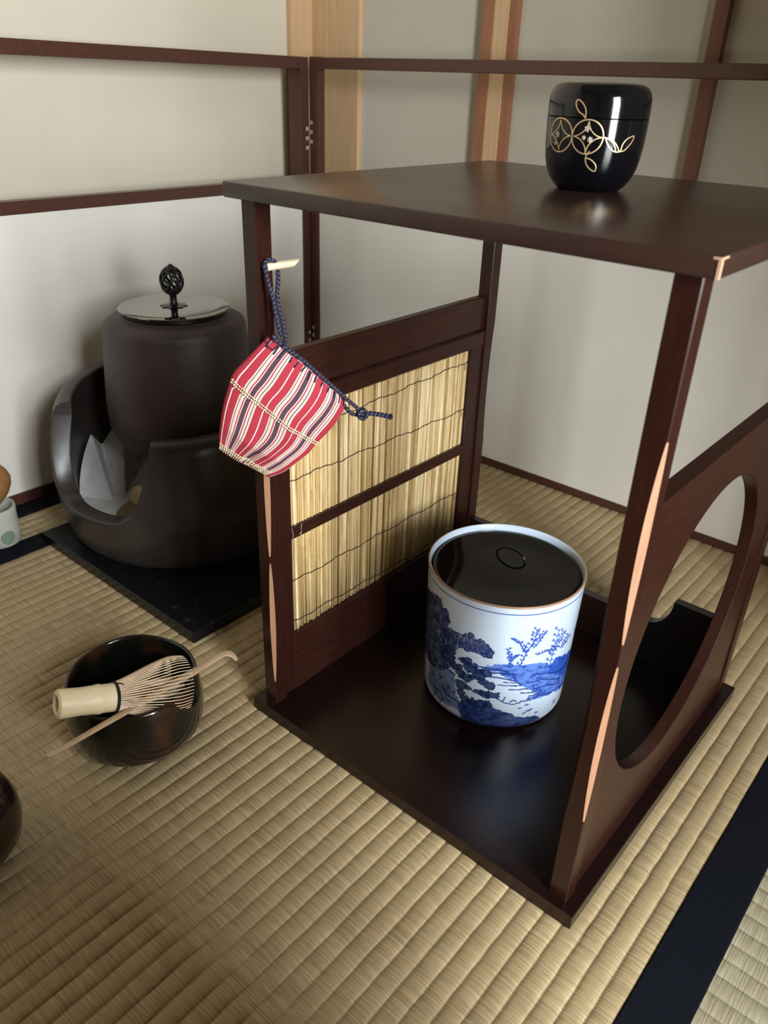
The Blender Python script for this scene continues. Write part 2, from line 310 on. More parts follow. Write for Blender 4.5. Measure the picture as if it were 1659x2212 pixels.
TWIGS=[[(-42.5,96.2),(-39.2,112.1),(-34.2,124.5),(-33.7,137.5)],[(-42.2,97.8),(-45.0,101.6)],[(-43.8,99.9),(-45.1,100.1)],[(-43.8,99.9),(-44.1,102.1)],[(-42.2,97.8),(-40.9,101.0)],[(-41.5,99.6),(-41.7,101.2)],[(-41.5,99.6),(-40.5,99.9)],[(-41.2,102.3),(-42.9,105.1)],[(-42.1,103.9),(-43.0,104.2)],[(-42.1,103.9),(-42.2,105.3)],[(-41.2,102.3),(-39.7,105.4)],[(-40.4,104.0),(-40.6,105.7)],[(-40.4,104.0),(-39.3,104.1)],[(-40.3,106.8),(-42.9,110.3)],[(-41.7,108.8),(-43.0,109.0)],[(-41.7,108.8),(-42.0,110.7)],[(-40.3,106.8),(-38.1,110.1)],[(-39.1,108.6),(-39.1,110.7)],[(-39.1,108.6),(-37.7,108.5)],[(-39.3,111.3),(-42.3,116.0)],[(-41.0,113.9),(-42.5,114.4)],[(-41.0,113.9),(-41.2,116.2)],[(-39.3,111.3),(-37.7,115.2)],[(-38.5,113.5),(-38.8,115.6)],[(-38.5,113.5),(-37.2,113.8)],[(-38.7,113.3),(-41.3,116.9)],[(-40.2,115.3),(-41.4,115.5)],[(-40.2,115.3),(-40.5,117.3)],[(-38.7,113.3),(-37.4,116.0)],[(-38.0,114.8),(-38.1,116.3)],[(-38.0,114.8),(-37.0,114.9)],[(-37.3,116.9),(-41.0,120.5)],[(-39.4,118.9),(-40.9,118.7)],[(-39.4,118.9),(-40.1,121.3)],[(-37.3,116.9),(-35.2,120.2)],[(-36.1,118.7),(-36.2,120.8)],[(-36.1,118.7),(-34.7,118.7)],[(-35.8,120.4),(-39.6,123.8)],[(-37.9,122.3),(-39.4,122.1)],[(-37.9,122.3),(-38.7,124.6)],[(-35.8,120.4),(-34.8,122.7)],[(-35.3,121.7),(-35.4,123.0)],[(-35.3,121.7),(-34.4,121.8)],[(-34.4,123.9),(-37.4,128.8)],[(-36.1,126.6),(-37.7,127.3)],[(-36.1,126.6),(-36.3,128.9)],[(-34.4,123.9),(-32.9,126.9)],[(-33.6,125.6),(-33.8,127.3)],[(-33.6,125.6),(-32.4,125.7)],[(-34.1,125.8),(-37.2,128.4)],[(-35.8,127.3),(-37.0,127.0)],[(-35.8,127.3),(-36.5,129.1)],[(-34.1,125.8),(-32.0,127.5)],[(-33.0,126.8),(-32.8,128.3)],[(-33.0,126.8),(-31.8,126.3)],[(-34.0,129.5),(-37.5,133.3)],[(-35.9,131.6),(-37.4,131.6)],[(-35.9,131.6),(-36.6,133.8)],[(-34.0,129.5),(-32.3,133.4)],[(-33.0,131.6),(-33.4,133.8)],[(-33.0,131.6),(-31.6,131.8)],[(-33.9,133.2),(-37.4,136.1)],[(-35.8,134.8),(-37.2,134.5)],[(-35.8,134.8),(-36.7,136.8)],[(-33.9,133.2),(-31.6,136.5)],[(-32.7,135.0),(-32.8,137.2)],[(-32.7,135.0),(-31.1,134.9)],[(-33.8,136.8),(-36.0,140.7)],[(-35.0,139.0),(-36.2,139.5)],[(-35.0,139.0),(-35.1,140.7)],[(-33.8,136.8),(-31.5,138.1)],[(-32.5,137.5),(-32.2,138.9)],[(-32.5,137.5),(-31.4,136.9)],[(-39.2,112.1),(-44.6,123.2),(-50.0,127.8)],[(-39.7,113.2),(-41.1,115.0)],[(-40.5,114.2),(-41.1,114.3)],[(-40.5,114.2),(-40.7,115.2)],[(-39.7,113.2),(-38.1,115.1)],[(-38.8,114.3),(-38.8,115.6)],[(-38.8,114.3),(-37.9,114.1)],[(-41.3,116.4),(-43.0,118.7)],[(-42.2,117.7),(-43.1,117.8)],[(-42.2,117.7),(-42.5,119.0)],[(-41.3,116.4),(-39.9,119.2)],[(-40.5,118.0),(-40.6,119.5)],[(-40.5,118.0),(-39.5,118.1)],[(-42.8,119.6),(-44.4,121.8)],[(-43.7,120.8),(-44.5,121.0)],[(-43.7,120.8),(-43.8,122.0)],[(-42.8,119.6),(-41.1,121.6)],[(-41.9,120.7),(-41.8,122.1)],[(-41.9,120.7),(-40.9,120.5)],[(-44.3,122.7),(-46.0,125.5)],[(-45.3,124.2),(-46.2,124.5)],[(-45.3,124.2),(-45.4,125.7)],[(-44.3,122.7),(-42.8,125.8)],[(-43.5,124.4),(-43.6,126.1)],[(-43.5,124.4),(-42.4,124.6)],[(-45.1,123.7),(-47.3,125.4)],[(-46.3,124.7),(-47.2,124.4)],[(-46.3,124.7),(-46.7,126.0)],[(-45.1,123.7),(-43.8,124.9)],[(-44.4,124.4),(-44.3,125.3)],[(-44.4,124.4),(-43.7,124.1)],[(-46.7,125.0),(-48.1,126.6)],[(-47.5,125.9),(-48.1,125.9)],[(-47.5,125.9),(-47.7,126.9)],[(-46.7,125.0),(-45.6,126.7)],[(-46.1,126.0),(-46.1,127.0)],[(-46.1,126.0),(-45.4,126.0)],[(-48.2,126.3),(-50.0,129.2)],[(-49.2,127.9),(-50.2,128.1)],[(-49.2,127.9),(-49.3,129.4)],[(-48.2,126.3),(-47.3,128.3)],[(-47.7,127.4),(-47.8,128.4)],[(-47.7,127.4),(-47.1,127.5)],[(-49.8,127.6),(-51.3,129.8)],[(-50.6,128.8),(-51.4,128.9)],[(-50.6,128.8),(-50.8,130.1)],[(-49.8,127.6),(-48.6,129.5)],[(-49.1,128.6),(-49.1,129.7)],[(-49.1,128.6),(-48.4,128.6)],[(-34.2,116.5),(-29.7,126.0),(-26.6,132.9)],[(-33.8,117.5),(-35.8,121.1)],[(-34.9,119.5),(-36.0,120.1)],[(-34.9,119.5),(-35.0,121.1)],[(-33.8,117.5),(-32.0,119.7)],[(-32.8,118.7),(-32.8,120.3)],[(-32.8,118.7),(-31.7,118.5)],[(-32.5,120.2),(-34.9,122.3)],[(-33.8,121.4),(-34.7,121.2)],[(-33.8,121.4),(-34.4,122.7)],[(-32.5,120.2),(-31.3,121.5)],[(-31.9,120.9),(-31.8,121.9)],[(-31.9,120.9),(-31.2,120.7)],[(-31.2,122.9),(-33.1,125.8)],[(-32.3,124.5),(-33.3,124.9)],[(-32.3,124.5),(-32.5,125.9)],[(-31.2,122.9),(-29.0,124.6)],[(-30.0,123.8),(-29.9,125.4)],[(-30.0,123.8),(-28.8,123.3)],[(-29.9,125.5),(-31.4,127.6)],[(-30.7,126.7),(-31.4,126.9)],[(-30.7,126.7),(-30.9,127.7)],[(-29.9,125.5),(-28.0,128.1)],[(-28.9,126.9),(-29.0,128.7)],[(-28.9,126.9),(-27.6,126.7)],[(-29.4,126.7),(-31.2,129.6)],[(-30.4,128.3),(-31.4,128.8)],[(-30.4,128.3),(-30.6,129.7)],[(-29.4,126.7),(-27.9,127.3)],[(-28.6,127.0),(-28.4,127.8)],[(-28.6,127.0),(-27.9,126.6)],[(-28.5,128.7),(-31.4,132.1)],[(-30.1,130.6),(-31.4,130.8)],[(-30.1,130.6),(-30.6,132.4)],[(-28.5,128.7),(-27.0,130.8)],[(-27.7,129.8),(-27.8,131.3)],[(-27.7,129.8),(-26.7,129.7)],[(-27.6,130.6),(-29.5,132.4)],[(-28.7,131.6),(-29.4,131.6)],[(-28.7,131.6),(-29.1,132.6)],[(-27.6,130.6),(-25.6,132.4)],[(-26.5,131.6),(-26.5,133.1)],[(-26.5,131.6),(-25.3,131.2)],[(-26.8,132.6),(-29.0,135.2)],[(-28.0,134.0),(-29.0,134.2)],[(-28.0,134.0),(-28.4,135.4)],[(-26.8,132.6),(-25.3,134.6)],[(-26.0,133.7),(-26.1,135.1)],[(-26.0,133.7),(-25.0,133.5)],[(-16.9,86.8),(-15.6,106.9),(-13.8,130.1)],[(-16.7,88.9),(-20.9,94.3)],[(-19.1,91.9),(-20.9,92.7)],[(-19.1,91.9),(-19.8,94.4)],[(-16.7,88.9),(-14.2,90.9)],[(-15.3,90.0),(-15.5,92.1)],[(-15.3,90.0),(-13.5,89.2)],[(-16.4,94.6),(-21.4,99.9)],[(-19.2,97.6),(-21.2,98.0)],[(-19.2,97.6),(-20.3,100.3)],[(-16.4,94.6),(-14.6,96.6)],[(-15.4,95.7),(-15.7,97.4)],[(-15.4,95.7),(-14.0,95.2)],[(-16.0,100.2),(-19.0,105.4)],[(-17.7,103.1),(-19.3,104.3)],[(-17.7,103.1),(-17.9,105.0)],[(-16.0,100.2),(-14.1,102.9)],[(-15.0,101.7),(-15.4,103.8)],[(-15.0,101.7),(-13.3,101.3)],[(-15.7,105.9),(-19.0,109.9)],[(-17.5,108.1),(-18.9,108.7)],[(-17.5,108.1),(-18.1,109.9)],[(-15.7,105.9),(-12.1,106.8)],[(-13.8,106.4),(-13.6,108.2)],[(-13.8,106.4),(-11.7,105.1)],[(-15.4,109.2),(-18.6,114.8)],[(-17.2,112.3),(-19.0,113.6)],[(-17.2,112.3),(-17.4,114.3)],[(-15.4,109.2),(-13.1,111.2)],[(-14.1,110.3),(-14.4,112.2)],[(-14.1,110.3),(-12.4,109.6)],[(-14.9,115.8),(-18.8,121.6)],[(-17.1,119.0),(-19.0,120.2)],[(-17.1,119.0),(-17.5,121.3)],[(-14.9,115.8),(-12.7,117.0)],[(-13.7,116.5),(-13.7,118.0)],[(-13.7,116.5),(-12.3,115.8)],[(-14.4,122.4),(-18.9,128.0)],[(-16.9,125.6),(-18.9,126.4)],[(-16.9,125.6),(-17.6,128.0)],[(-14.4,122.4),(-12.2,123.9)],[(-13.2,123.3),(-13.4,124.8)],[(-13.2,123.3),(-11.7,122.6)],[(-13.9,128.9),(-18.5,135.2)],[(-16.5,132.5),(-18.7,133.6)],[(-16.5,132.5),(-17.1,135.1)],[(-13.9,128.9),(-9.4,128.7)],[(-11.5,128.9),(-10.9,130.4)],[(-11.5,128.9),(-9.2,127.1)],[(-16.0,105.7),(-10.7,115.0),(-6.7,123.4)],[(-15.5,106.7),(-18.7,111.5)],[(-17.3,109.4),(-18.9,110.4)],[(-17.3,109.4),(-17.6,111.2)],[(-15.5,106.7),(-13.3,108.8)],[(-14.3,107.9),(-14.6,109.8)],[(-14.3,107.9),(-12.6,107.2)],[(-14.1,109.4),(-17.1,113.4)],[(-15.8,111.6),(-17.2,112.3)],[(-15.8,111.6),(-16.2,113.3)],[(-14.1,109.4),(-11.4,109.7)],[(-12.6,109.6),(-12.4,110.8)],[(-12.6,109.6),(-11.1,108.6)],[(-12.5,112.0),(-14.8,115.2)],[(-13.8,113.8),(-14.9,114.4)],[(-13.8,113.8),(-14.0,115.0)],[(-12.5,112.0),(-10.6,114.1)],[(-11.5,113.1),(-11.8,114.9)],[(-11.5,113.1),(-9.9,112.6)],[(-11.0,114.6),(-13.3,117.6)],[(-12.3,116.3),(-13.4,116.9)],[(-12.3,116.3),(-12.6,117.5)],[(-11.0,114.6),(-8.4,114.4)],[(-9.6,114.5),(-9.3,115.5)],[(-9.6,114.5),(-8.2,113.5)],[(-10.3,115.9),(-13.0,119.4)],[(-11.8,117.8),(-13.0,118.5)],[(-11.8,117.8),(-12.2,119.2)],[(-10.3,115.9),(-7.4,116.3)],[(-8.8,116.1),(-8.6,117.5)],[(-8.8,116.1),(-7.1,115.0)],[(-9.2,118.3),(-12.0,121.6)],[(-10.8,120.1),(-12.0,120.8)],[(-10.8,120.1),(-11.3,121.5)],[(-9.2,118.3),(-7.4,119.2)],[(-8.2,118.8),(-8.4,120.0)],[(-8.2,118.8),(-6.9,118.1)],[(-8.1,120.6),(-10.5,123.9)],[(-9.4,122.5),(-10.6,123.2)],[(-9.4,122.5),(-9.7,123.7)],[(-8.1,120.6),(-5.3,122.4)],[(-6.6,121.6),(-7.0,123.6)],[(-6.6,121.6),(-4.4,120.6)],[(-6.9,123.0),(-9.9,126.0)],[(-8.6,124.7),(-9.7,125.1)],[(-8.6,124.7),(-9.3,126.0)],[(-6.9,123.0),(-5.4,124.3)],[(-6.1,123.7),(-6.4,125.0)],[(-6.1,123.7),(-4.8,123.1)],[(-7.6,105.0),(-2.1,108.2),(1.9,113.5)],[(-7.1,105.3),(-10.8,109.3)],[(-9.2,107.6),(-10.6,108.2)],[(-9.2,107.6),(-10.0,109.4)],[(-7.1,105.3),(-4.4,104.9)],[(-5.7,105.1),(-5.4,106.0)],[(-5.7,105.1),(-4.2,104.0)],[(-5.6,106.3),(-7.4,108.8)],[(-6.6,107.7),(-7.5,108.3)],[(-6.6,107.7),(-6.8,108.5)],[(-5.6,106.3),(-3.6,106.7)],[(-4.5,106.5),(-4.6,107.5)],[(-4.5,106.5),(-3.2,105.7)],[(-4.1,107.2),(-7.0,110.8)],[(-5.7,109.2),(-7.0,110.0)],[(-5.7,109.2),(-6.2,110.5)],[(-4.1,107.2),(-1.5,107.2)],[(-2.7,107.2),(-2.7,108.3)],[(-2.7,107.2),(-1.1,106.1)],[(-2.4,108.1),(-6.2,112.1)],[(-4.6,110.4),(-6.0,111.2)],[(-4.6,110.4),(-5.3,112.0)],[(-2.4,108.1),(0.2,107.7)],[(-1.1,107.9),(-1.0,108.8)],[(-1.1,107.9),(0.5,106.7)],[(-1.8,108.8),(-5.6,113.8)],[(-3.9,111.6),(-5.7,113.0)],[(-3.9,111.6),(-4.4,113.3)],[(-1.8,108.8),(0.1,109.0)],[(-0.8,108.9),(-0.9,109.8)],[(-0.8,108.9),(0.5,108.0)],[(-0.7,110.3),(-4.3,115.6)],[(-2.7,113.3),(-4.6,114.9)],[(-2.7,113.3),(-3.0,114.8)],[(-0.7,110.3),(1.1,110.9)],[(0.3,110.6),(-0.0,111.8)],[(0.3,110.6),(1.7,109.8)],[(0.5,111.8),(-1.9,115.2)],[(-0.9,113.7),(-2.2,114.8)],[(-0.9,113.7),(-1.1,114.7)],[(0.5,111.8),(3.9,111.6)],[(2.3,111.8),(2.2,113.2)],[(2.3,111.8),(4.7,110.0)],[(1.7,113.3),(-2.8,118.8)],[(-0.9,116.4),(-2.9,117.9)],[(-0.9,116.4),(-1.4,118.2)],[(1.7,113.3),(3.5,113.9)],[(2.7,113.6),(2.2,114.9)],[(2.7,113.6),(4.3,112.7)],[(-18.1,104.0),(-21.6,109.7),(-30.4,107.5)],[(-18.5,104.6),(-19.9,107.1)],[(-19.3,106.0),(-20.0,106.6)],[(-19.3,106.0),(-19.3,106.9)],[(-18.5,104.6),(-17.5,105.2)],[(-17.9,105.0),(-17.9,105.6)],[(-17.9,105.0),(-17.3,104.7)],[(-19.5,106.3),(-20.7,108.2)],[(-20.2,107.4),(-20.8,107.8)],[(-20.2,107.4),(-20.3,108.1)],[(-19.5,106.3),(-18.5,107.0)],[(-18.9,106.7),(-19.0,107.5)],[(-18.9,106.7),(-18.3,106.4)],[(-20.5,107.9),(-21.7,110.0)],[(-21.2,109.1),(-21.9,109.5)],[(-21.2,109.1),(-21.3,109.9)],[(-20.5,107.9),(-19.2,109.5)],[(-19.8,108.8),(-20.0,109.9)],[(-19.8,108.8),(-18.9,108.5)],[(-21.5,109.5),(-22.7,110.7)],[(-22.2,110.1),(-22.6,110.2)],[(-22.2,110.1),(-22.4,110.8)],[(-21.5,109.5),(-20.0,110.1)],[(-20.7,109.8),(-20.6,110.7)],[(-20.7,109.8),(-19.9,109.4)],[(-22.6,109.6),(-24.5,111.5)],[(-23.6,110.7),(-24.4,110.8)],[(-23.6,110.7),(-24.1,111.8)],[(-22.6,109.6),(-21.1,110.6)],[(-21.8,110.1),(-21.8,111.1)],[(-21.8,110.1),(-20.9,109.7)],[(-25.2,109.1),(-26.8,111.4)],[(-26.1,110.4),(-26.8,110.7)],[(-26.1,110.4),(-26.3,111.4)],[(-25.2,109.1),(-23.8,109.7)],[(-24.4,109.4),(-24.3,110.2)],[(-24.4,109.4),(-23.7,109.0)],[(-27.6,108.4),(-29.6,110.3)],[(-28.7,109.4),(-29.4,109.4)],[(-28.7,109.4),(-29.1,110.6)],[(-27.6,108.4),(-26.5,108.8)],[(-27.0,108.6),(-26.9,109.2)],[(-27.0,108.6),(-26.5,108.3)],[(-30.0,107.7),(-31.9,110.0)],[(-31.0,109.0),(-31.9,109.2)],[(-31.0,109.0),(-31.3,110.2)],[(-30.0,107.7),(-28.5,108.8)],[(-29.2,108.3),(-29.1,109.3)],[(-29.2,108.3),(-28.4,107.9)],[(-48.9,95.0),(-50.2,105.8),(-52.4,116.4)],[(-49.0,96.1),(-50.9,97.4)],[(-50.0,96.8),(-50.8,96.4)],[(-50.0,96.8),(-50.5,97.9)],[(-49.0,96.1),(-47.2,97.6)],[(-48.0,97.0),(-47.7,98.2)],[(-48.0,97.0),(-47.1,96.6)],[(-49.4,99.2),(-50.8,100.5)],[(-50.2,99.9),(-50.8,99.7)],[(-50.2,99.9),(-50.4,100.8)],[(-49.4,99.2),(-48.3,100.1)],[(-48.8,99.7),(-48.6,100.4)],[(-48.8,99.7),(-48.3,99.5)],[(-49.8,102.2),(-51.2,104.3)],[(-50.6,103.4),(-51.3,103.5)],[(-50.6,103.4),(-50.7,104.5)],[(-49.8,102.2),(-48.6,103.5)],[(-49.1,103.0),(-49.0,103.9)],[(-49.1,103.0),(-48.5,102.8)],[(-50.2,105.3),(-52.5,107.0)],[(-51.5,106.3),(-52.4,105.9)],[(-51.5,106.3),(-51.9,107.7)],[(-50.2,105.3),(-49.1,107.8)],[(-49.6,106.7),(-49.7,108.0)],[(-49.6,106.7),(-48.8,106.9)],[(-50.4,106.9),(-51.6,109.1)],[(-51.1,108.1),(-51.8,108.3)],[(-51.1,108.1),(-51.1,109.2)],[(-50.4,106.9),(-49.3,110.1)],[(-49.8,108.7),(-50.0,110.2)],[(-49.8,108.7),(-48.9,109.1)],[(-51.1,109.9),(-53.1,112.3)],[(-52.2,111.2),(-53.2,111.2)],[(-52.2,111.2),(-52.5,112.8)],[(-51.1,109.9),(-49.2,111.9)],[(-50.1,111.0),(-49.9,112.5)],[(-50.1,111.0),(-49.1,110.8)],[(-51.7,112.9),(-52.7,114.4)],[(-52.2,113.7),(-52.8,113.8)],[(-52.2,113.7),(-52.3,114.6)],[(-51.7,112.9),(-50.6,114.4)],[(-51.1,113.7),(-51.0,114.6)],[(-51.1,113.7),(-50.5,113.7)],[(-52.3,115.9),(-53.9,117.2)],[(-53.2,116.6),(-53.8,116.4)],[(-53.2,116.6),(-53.5,117.6)],[(-52.3,115.9),(-50.6,118.4)],[(-51.4,117.3),(-51.3,118.8)],[(-51.4,117.3),(-50.4,117.3)],[(-49.5,101.8),(-47.0,107.2),(-45.0,109.2)],[(-49.2,102.3),(-50.3,103.1)],[(-49.8,102.8),(-50.2,102.6)],[(-49.8,102.8),(-50.0,103.4)],[(-49.2,102.3),(-48.5,103.1)],[(-48.8,102.7),(-48.7,103.3)],[(-48.8,102.7),(-48.5,102.7)],[(-48.5,103.9),(-49.5,105.6)],[(-49.0,104.8),(-49.6,105.0)],[(-49.0,104.8),(-49.1,105.7)],[(-48.5,103.9),(-47.7,105.1)],[(-48.0,104.6),(-48.0,105.3)],[(-48.0,104.6),(-47.6,104.6)],[(-47.8,105.4),(-48.9,107.0)],[(-48.4,106.3),(-49.0,106.3)],[(-48.4,106.3),(-48.5,107.2)],[(-47.8,105.4),(-46.8,107.0)],[(-47.3,106.3),(-47.3,107.2)],[(-47.3,106.3),(-46.7,106.3)],[(-47.1,107.0),(-48.2,108.3)],[(-47.7,107.7),(-48.3,107.7)],[(-47.7,107.7),(-47.9,108.6)],[(-47.1,107.0),(-45.8,108.5)],[(-46.4,107.8),(-46.3,108.9)],[(-46.4,107.8),(-45.7,107.7)],[(-46.8,107.5),(-47.9,108.4)],[(-47.4,108.0),(-47.8,107.8)],[(-47.4,108.0),(-47.6,108.7)],[(-46.8,107.5),(-45.5,108.6)],[(-46.1,108.1),(-45.9,109.0)],[(-46.1,108.1),(-45.4,107.9)],[(-46.2,108.0),(-47.2,109.9)],[(-46.8,109.0),(-47.4,109.3)],[(-46.8,109.0),(-46.8,110.0)],[(-46.2,108.0),(-45.0,109.2)],[(-45.6,108.7),(-45.4,109.5)],[(-45.6,108.7),(-45.0,108.5)],[(-45.6,108.6),(-46.8,109.7)],[(-46.3,109.2),(-46.8,109.1)],[(-46.3,109.2),(-46.5,110.0)],[(-45.6,108.6),(-44.8,110.6)],[(-45.2,109.7),(-45.3,110.7)],[(-45.2,109.7),(-44.5,109.9)],[(-45.1,109.1),(-46.0,110.3)],[(-45.6,109.8),(-46.0,109.8)],[(-45.6,109.8),(-45.7,110.4)],[(-45.1,109.1),(-43.8,110.6)],[(-44.4,109.9),(-44.3,110.9)],[(-44.4,109.9),(-43.7,109.8)]]
GOLD=[[(-76.2,544.2),(-79.0,546.2),(-83.8,547.9),(-87.4,550.6),(-89.0,553.6),(-87.2,555.4),(-82.4,554.0),(-78.4,551.3),(-76.5,548.3),(-76.2,544.2)],[(-51.2,532.2),(-46.1,532.3),(-40.1,530.0),(-35.6,527.1),(-33.4,524.2),(-39.4,524.4),(-45.6,527.0),(-49.2,529.8),(-51.2,532.2)],[(-33.0,524.1),(-30.6,525.6),(-29.9,528.5),(-26.4,531.7),(-21.1,533.5),(-15.7,534.2),(-16.8,531.2),(-21.3,527.7),(-26.4,525.0),(-33.0,524.1)],[(-66.7,524.0),(-69.8,521.3),(-70.4,518.0),(-68.2,514.9),(-63.7,512.3),(-57.7,511.0),(-57.0,514.1),(-60.1,516.7),(-64.9,518.7),(-69.4,519.4)]]
FLOWERS=[(-72.7,537.8),(-67.9,531.2),(-75.2,532.3),(-109.8,533.1),(-112.3,527.4)]
# ------------------------------------------------------------------ the room
XW, YW, CE = -0.640, 0.728, 2.20
XR, YF = WX, -2.10
struct(boxobj('floor', (XW-.1, XR+.1, YF-.1, YW+.1, -.08, -.030), M['underfloor']))
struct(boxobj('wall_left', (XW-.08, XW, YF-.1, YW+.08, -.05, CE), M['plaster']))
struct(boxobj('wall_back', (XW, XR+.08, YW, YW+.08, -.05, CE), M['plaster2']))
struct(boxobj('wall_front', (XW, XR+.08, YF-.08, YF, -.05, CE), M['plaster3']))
struct(boxobj('ceiling', (XW-.08, XR+.08, YF-.08, YW+.08, CE, CE+.05), M['ceil']))
bm = bmesh.new()
box(bm, XR, XR+.08, YF, WY0, -.05, CE); box(bm, XR, XR+.08, WY1, YW, -.05, CE)
box(bm, XR, XR+.08, WY0, WY1, -.05, WZ0); box(bm, XR, XR+.08, WY0, WY1, WZ1, CE)
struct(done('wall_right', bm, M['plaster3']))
win = struct(boxobj('window_1', (XR-.01, XR+.085, WY0-.03, WY0, WZ0-.03, WZ1+.03), M['pillar_dark']))
bm = bmesh.new(); box(bm, XR-.01, XR+.085, WY1, WY1+.03, WZ0-.03, WZ1+.03); box(bm, XR-.01, XR+.085, WY0, WY1, WZ0-.03, WZ0); box(bm, XR-.01, XR+.085, WY0, WY1, WZ1, WZ1+.03)
done('window_frame', bm, M['pillar_dark'], win)
bm = bmesh.new()
for k in (1, 2): y = WY0 + (WY1-WY0)*k/3; box(bm, XR+.01, XR+.03, y-.009, y+.009, WZ0, WZ1)
for k in (1, 2, 3): z = WZ0 + (WZ1-WZ0)*k/4; box(bm, XR+.012, XR+.028, WY0, WY1, z-.005, z+.005)
done('window_bars', bm, M['pillar_dark'], win)
# added unseen wall, shaped to keep window light off the back wall
bm = bmesh.new(); box(bm, .62, .68, .31, YW, -.02, .52); box(bm, .62, .68, .19, YW, .52, CE); struct(done('added_shade_wall_tall', bm, M['plaster2']))
struct(boxobj('added_shade_wall_low', (.62, .68, -1.05, -.205, -.02, .48), M['plaster3']))  # added out of view to shade the front floor from the window
# corner pillar (two faces) and the studs on the back wall
bm = bmesh.new(); prism(bm, [(XW, YW-.060), (XW+.010, YW-.060), (XW+.010, YW-.010), (XW+.116, YW-.010), (XW+.116, YW), (XW, YW)], 'z', -.03, CE)
struct(done('trim_1', bm, M['pillar']))
t2 = struct(boxobj('trim_2', (-.262, -.2385, YW-.012, YW, -.03, CE), M['pillar']))
boxobj('side_strip', (-.281, -.262, YW-.014, YW, -.03, CE), M['pillar_red'], t2)
boxobj('side_strip', (-.2385, -.224, YW-.009, YW, -.03, CE), M['pillar_red'], t2)
struct(boxobj('trim_3', (.054, .071, YW-.014, YW, -.03, CE), M['pillar_dark']))

# ------------------------------------------------------------------ tatami mats
def rib_profile(a0, a1, pitch, depth):
    n = max(1, round((a1-a0)/pitch)); p = (a1-a0)/n; out = []
    for i in range(n):
        for k, h in ((0, -1), (.06, -.62), (.17, -.26), (.38, -.02), (.66, 0), (.87, -.20), (.955, -.6)):
            out.append((a0+(i+k)*p, h*depth))
    out.append((a1, -depth)); return out
def mat_mesh(name, x0, x1, y0, y1, axis, mt, parent=None, pitch=.0158, depth=.0020):
    bm = bmesh.new(); a0, a1, b0, b1 = (x0, x1, y0, y1) if axis == 'y' else (y0, y1, x0, x1)
    prof = rib_profile(a0, a1, pitch, depth); nb = max(2, int((b1-b0)/.012)); rows = []
    rnd = random.Random(3)
    offs = [[rnd.uniform(-1, 1)*.0004 for _ in prof] for _ in range(nb+1)]
    for j in range(nb+1):
        b = b0+(b1-b0)*j/nb; row = []
        for i, (a, h) in enumerate(prof):
            jit = offs[j][i//7*7 if i//7*7 < len(prof) else i] if 0 < i < len(prof)-1 else 0
            hh = h + .0002*math.sin(b*23+i//7*1.7)
            row.append(bm.verts.new((a+jit, b, hh-.0002) if axis == 'y' else (b, a+jit, hh-.0002)))
        rows.append(row)
    for A, B in zip(rows, rows[1:]):
        for i in range(len(prof)-1): bm.faces.new((A[i], A[i+1], B[i+1], B[i]))
    # straw body below
    o = done(name, bm, mt, parent, smooth='all')
    return o
HX0, HX1 = .4165, .4560
HL0, HL1 = -.4765, -.4410
def tatami(label, x0, x1, y0, y1, axis, borders, gx=None):
    t = thing('tatami_mat', label, 'mat', ((x0+x1)/2, (y0+y1)/2, -.03), None)
    mat_mesh('rush_cover', x0, x1, y0, y1, axis, M['rush_'+axis], t)
    boxobj('straw_core', (x0+.0005, x1-.0005, y0+.0005, y1-.0005, -.030, -.0021), M['scoop'], t)
    for bx0, bx1, by0, by1 in borders:
        bm = bmesh.new(); box(bm, bx0, bx1, by0, by1, -.030, .0004, bev=.0007, seg=2)
        done('cloth_border', bm, M['heri'], t)
    return t
tatami('straw-coloured tatami mat under the dark tea shelf, black cloth borders on both long sides', HL1, HX0, -1.05, .66, 'y',
       [(HX0, HX1, -1.05, .66), (HL0, HL1, -1.05, .66)])
tatami('grey-green tatami mat in the lower right corner beyond the wide black border', HX1+.0005, 1.34, -1.05, .66, 'x', [])
tatami('narrow tatami strip at the left wall behind the brazier', -.5400, HL0-.0005, -1.05, .66, 'y', [(-.5735, -.5405, -1.05, .66)])

# ------------------------------------------------------------------ the low two-panel folding screen
SX, SY, SH = -.573, .652, .5935
sc = thing('folding_screen', 'low two-panel screen with dark brown frame and cream paper standing in the room corner', 'screen', (SX-.015, SY+.01, 0))
DL, DR = .030, .016      # frame depths of the left and the right panel
YL0 = -.32
XR1 = .56
def bar(name, d, bev=.0012): return boxobj(name, d, M['scr'], sc, bev=bev, seg=2)
# left panel (plane x = SX, runs along y)
bar('stile', (SX-DL, SX, SY-.018, SY, .0005, SH)); bar('stile', (SX-DL, SX, YL0, YL0+.018, .0005, SH))
bar('top_rail', (SX-.018, SX+.0006, YL0+.018, SY-.018, SH-.0175, SH))
bar('middle_rail', (SX-.018, SX+.0004, YL0+.018, SY-.018, .3962, .4126))
bar('bottom_rail', (SX-.018, SX+.0004, YL0+.018, SY-.018, .0005, .0180))
boxobj('paper_panel', (SX-.010, SX-.0016, YL0+.017, SY-.017, .017, .3970), M['paper'], sc)
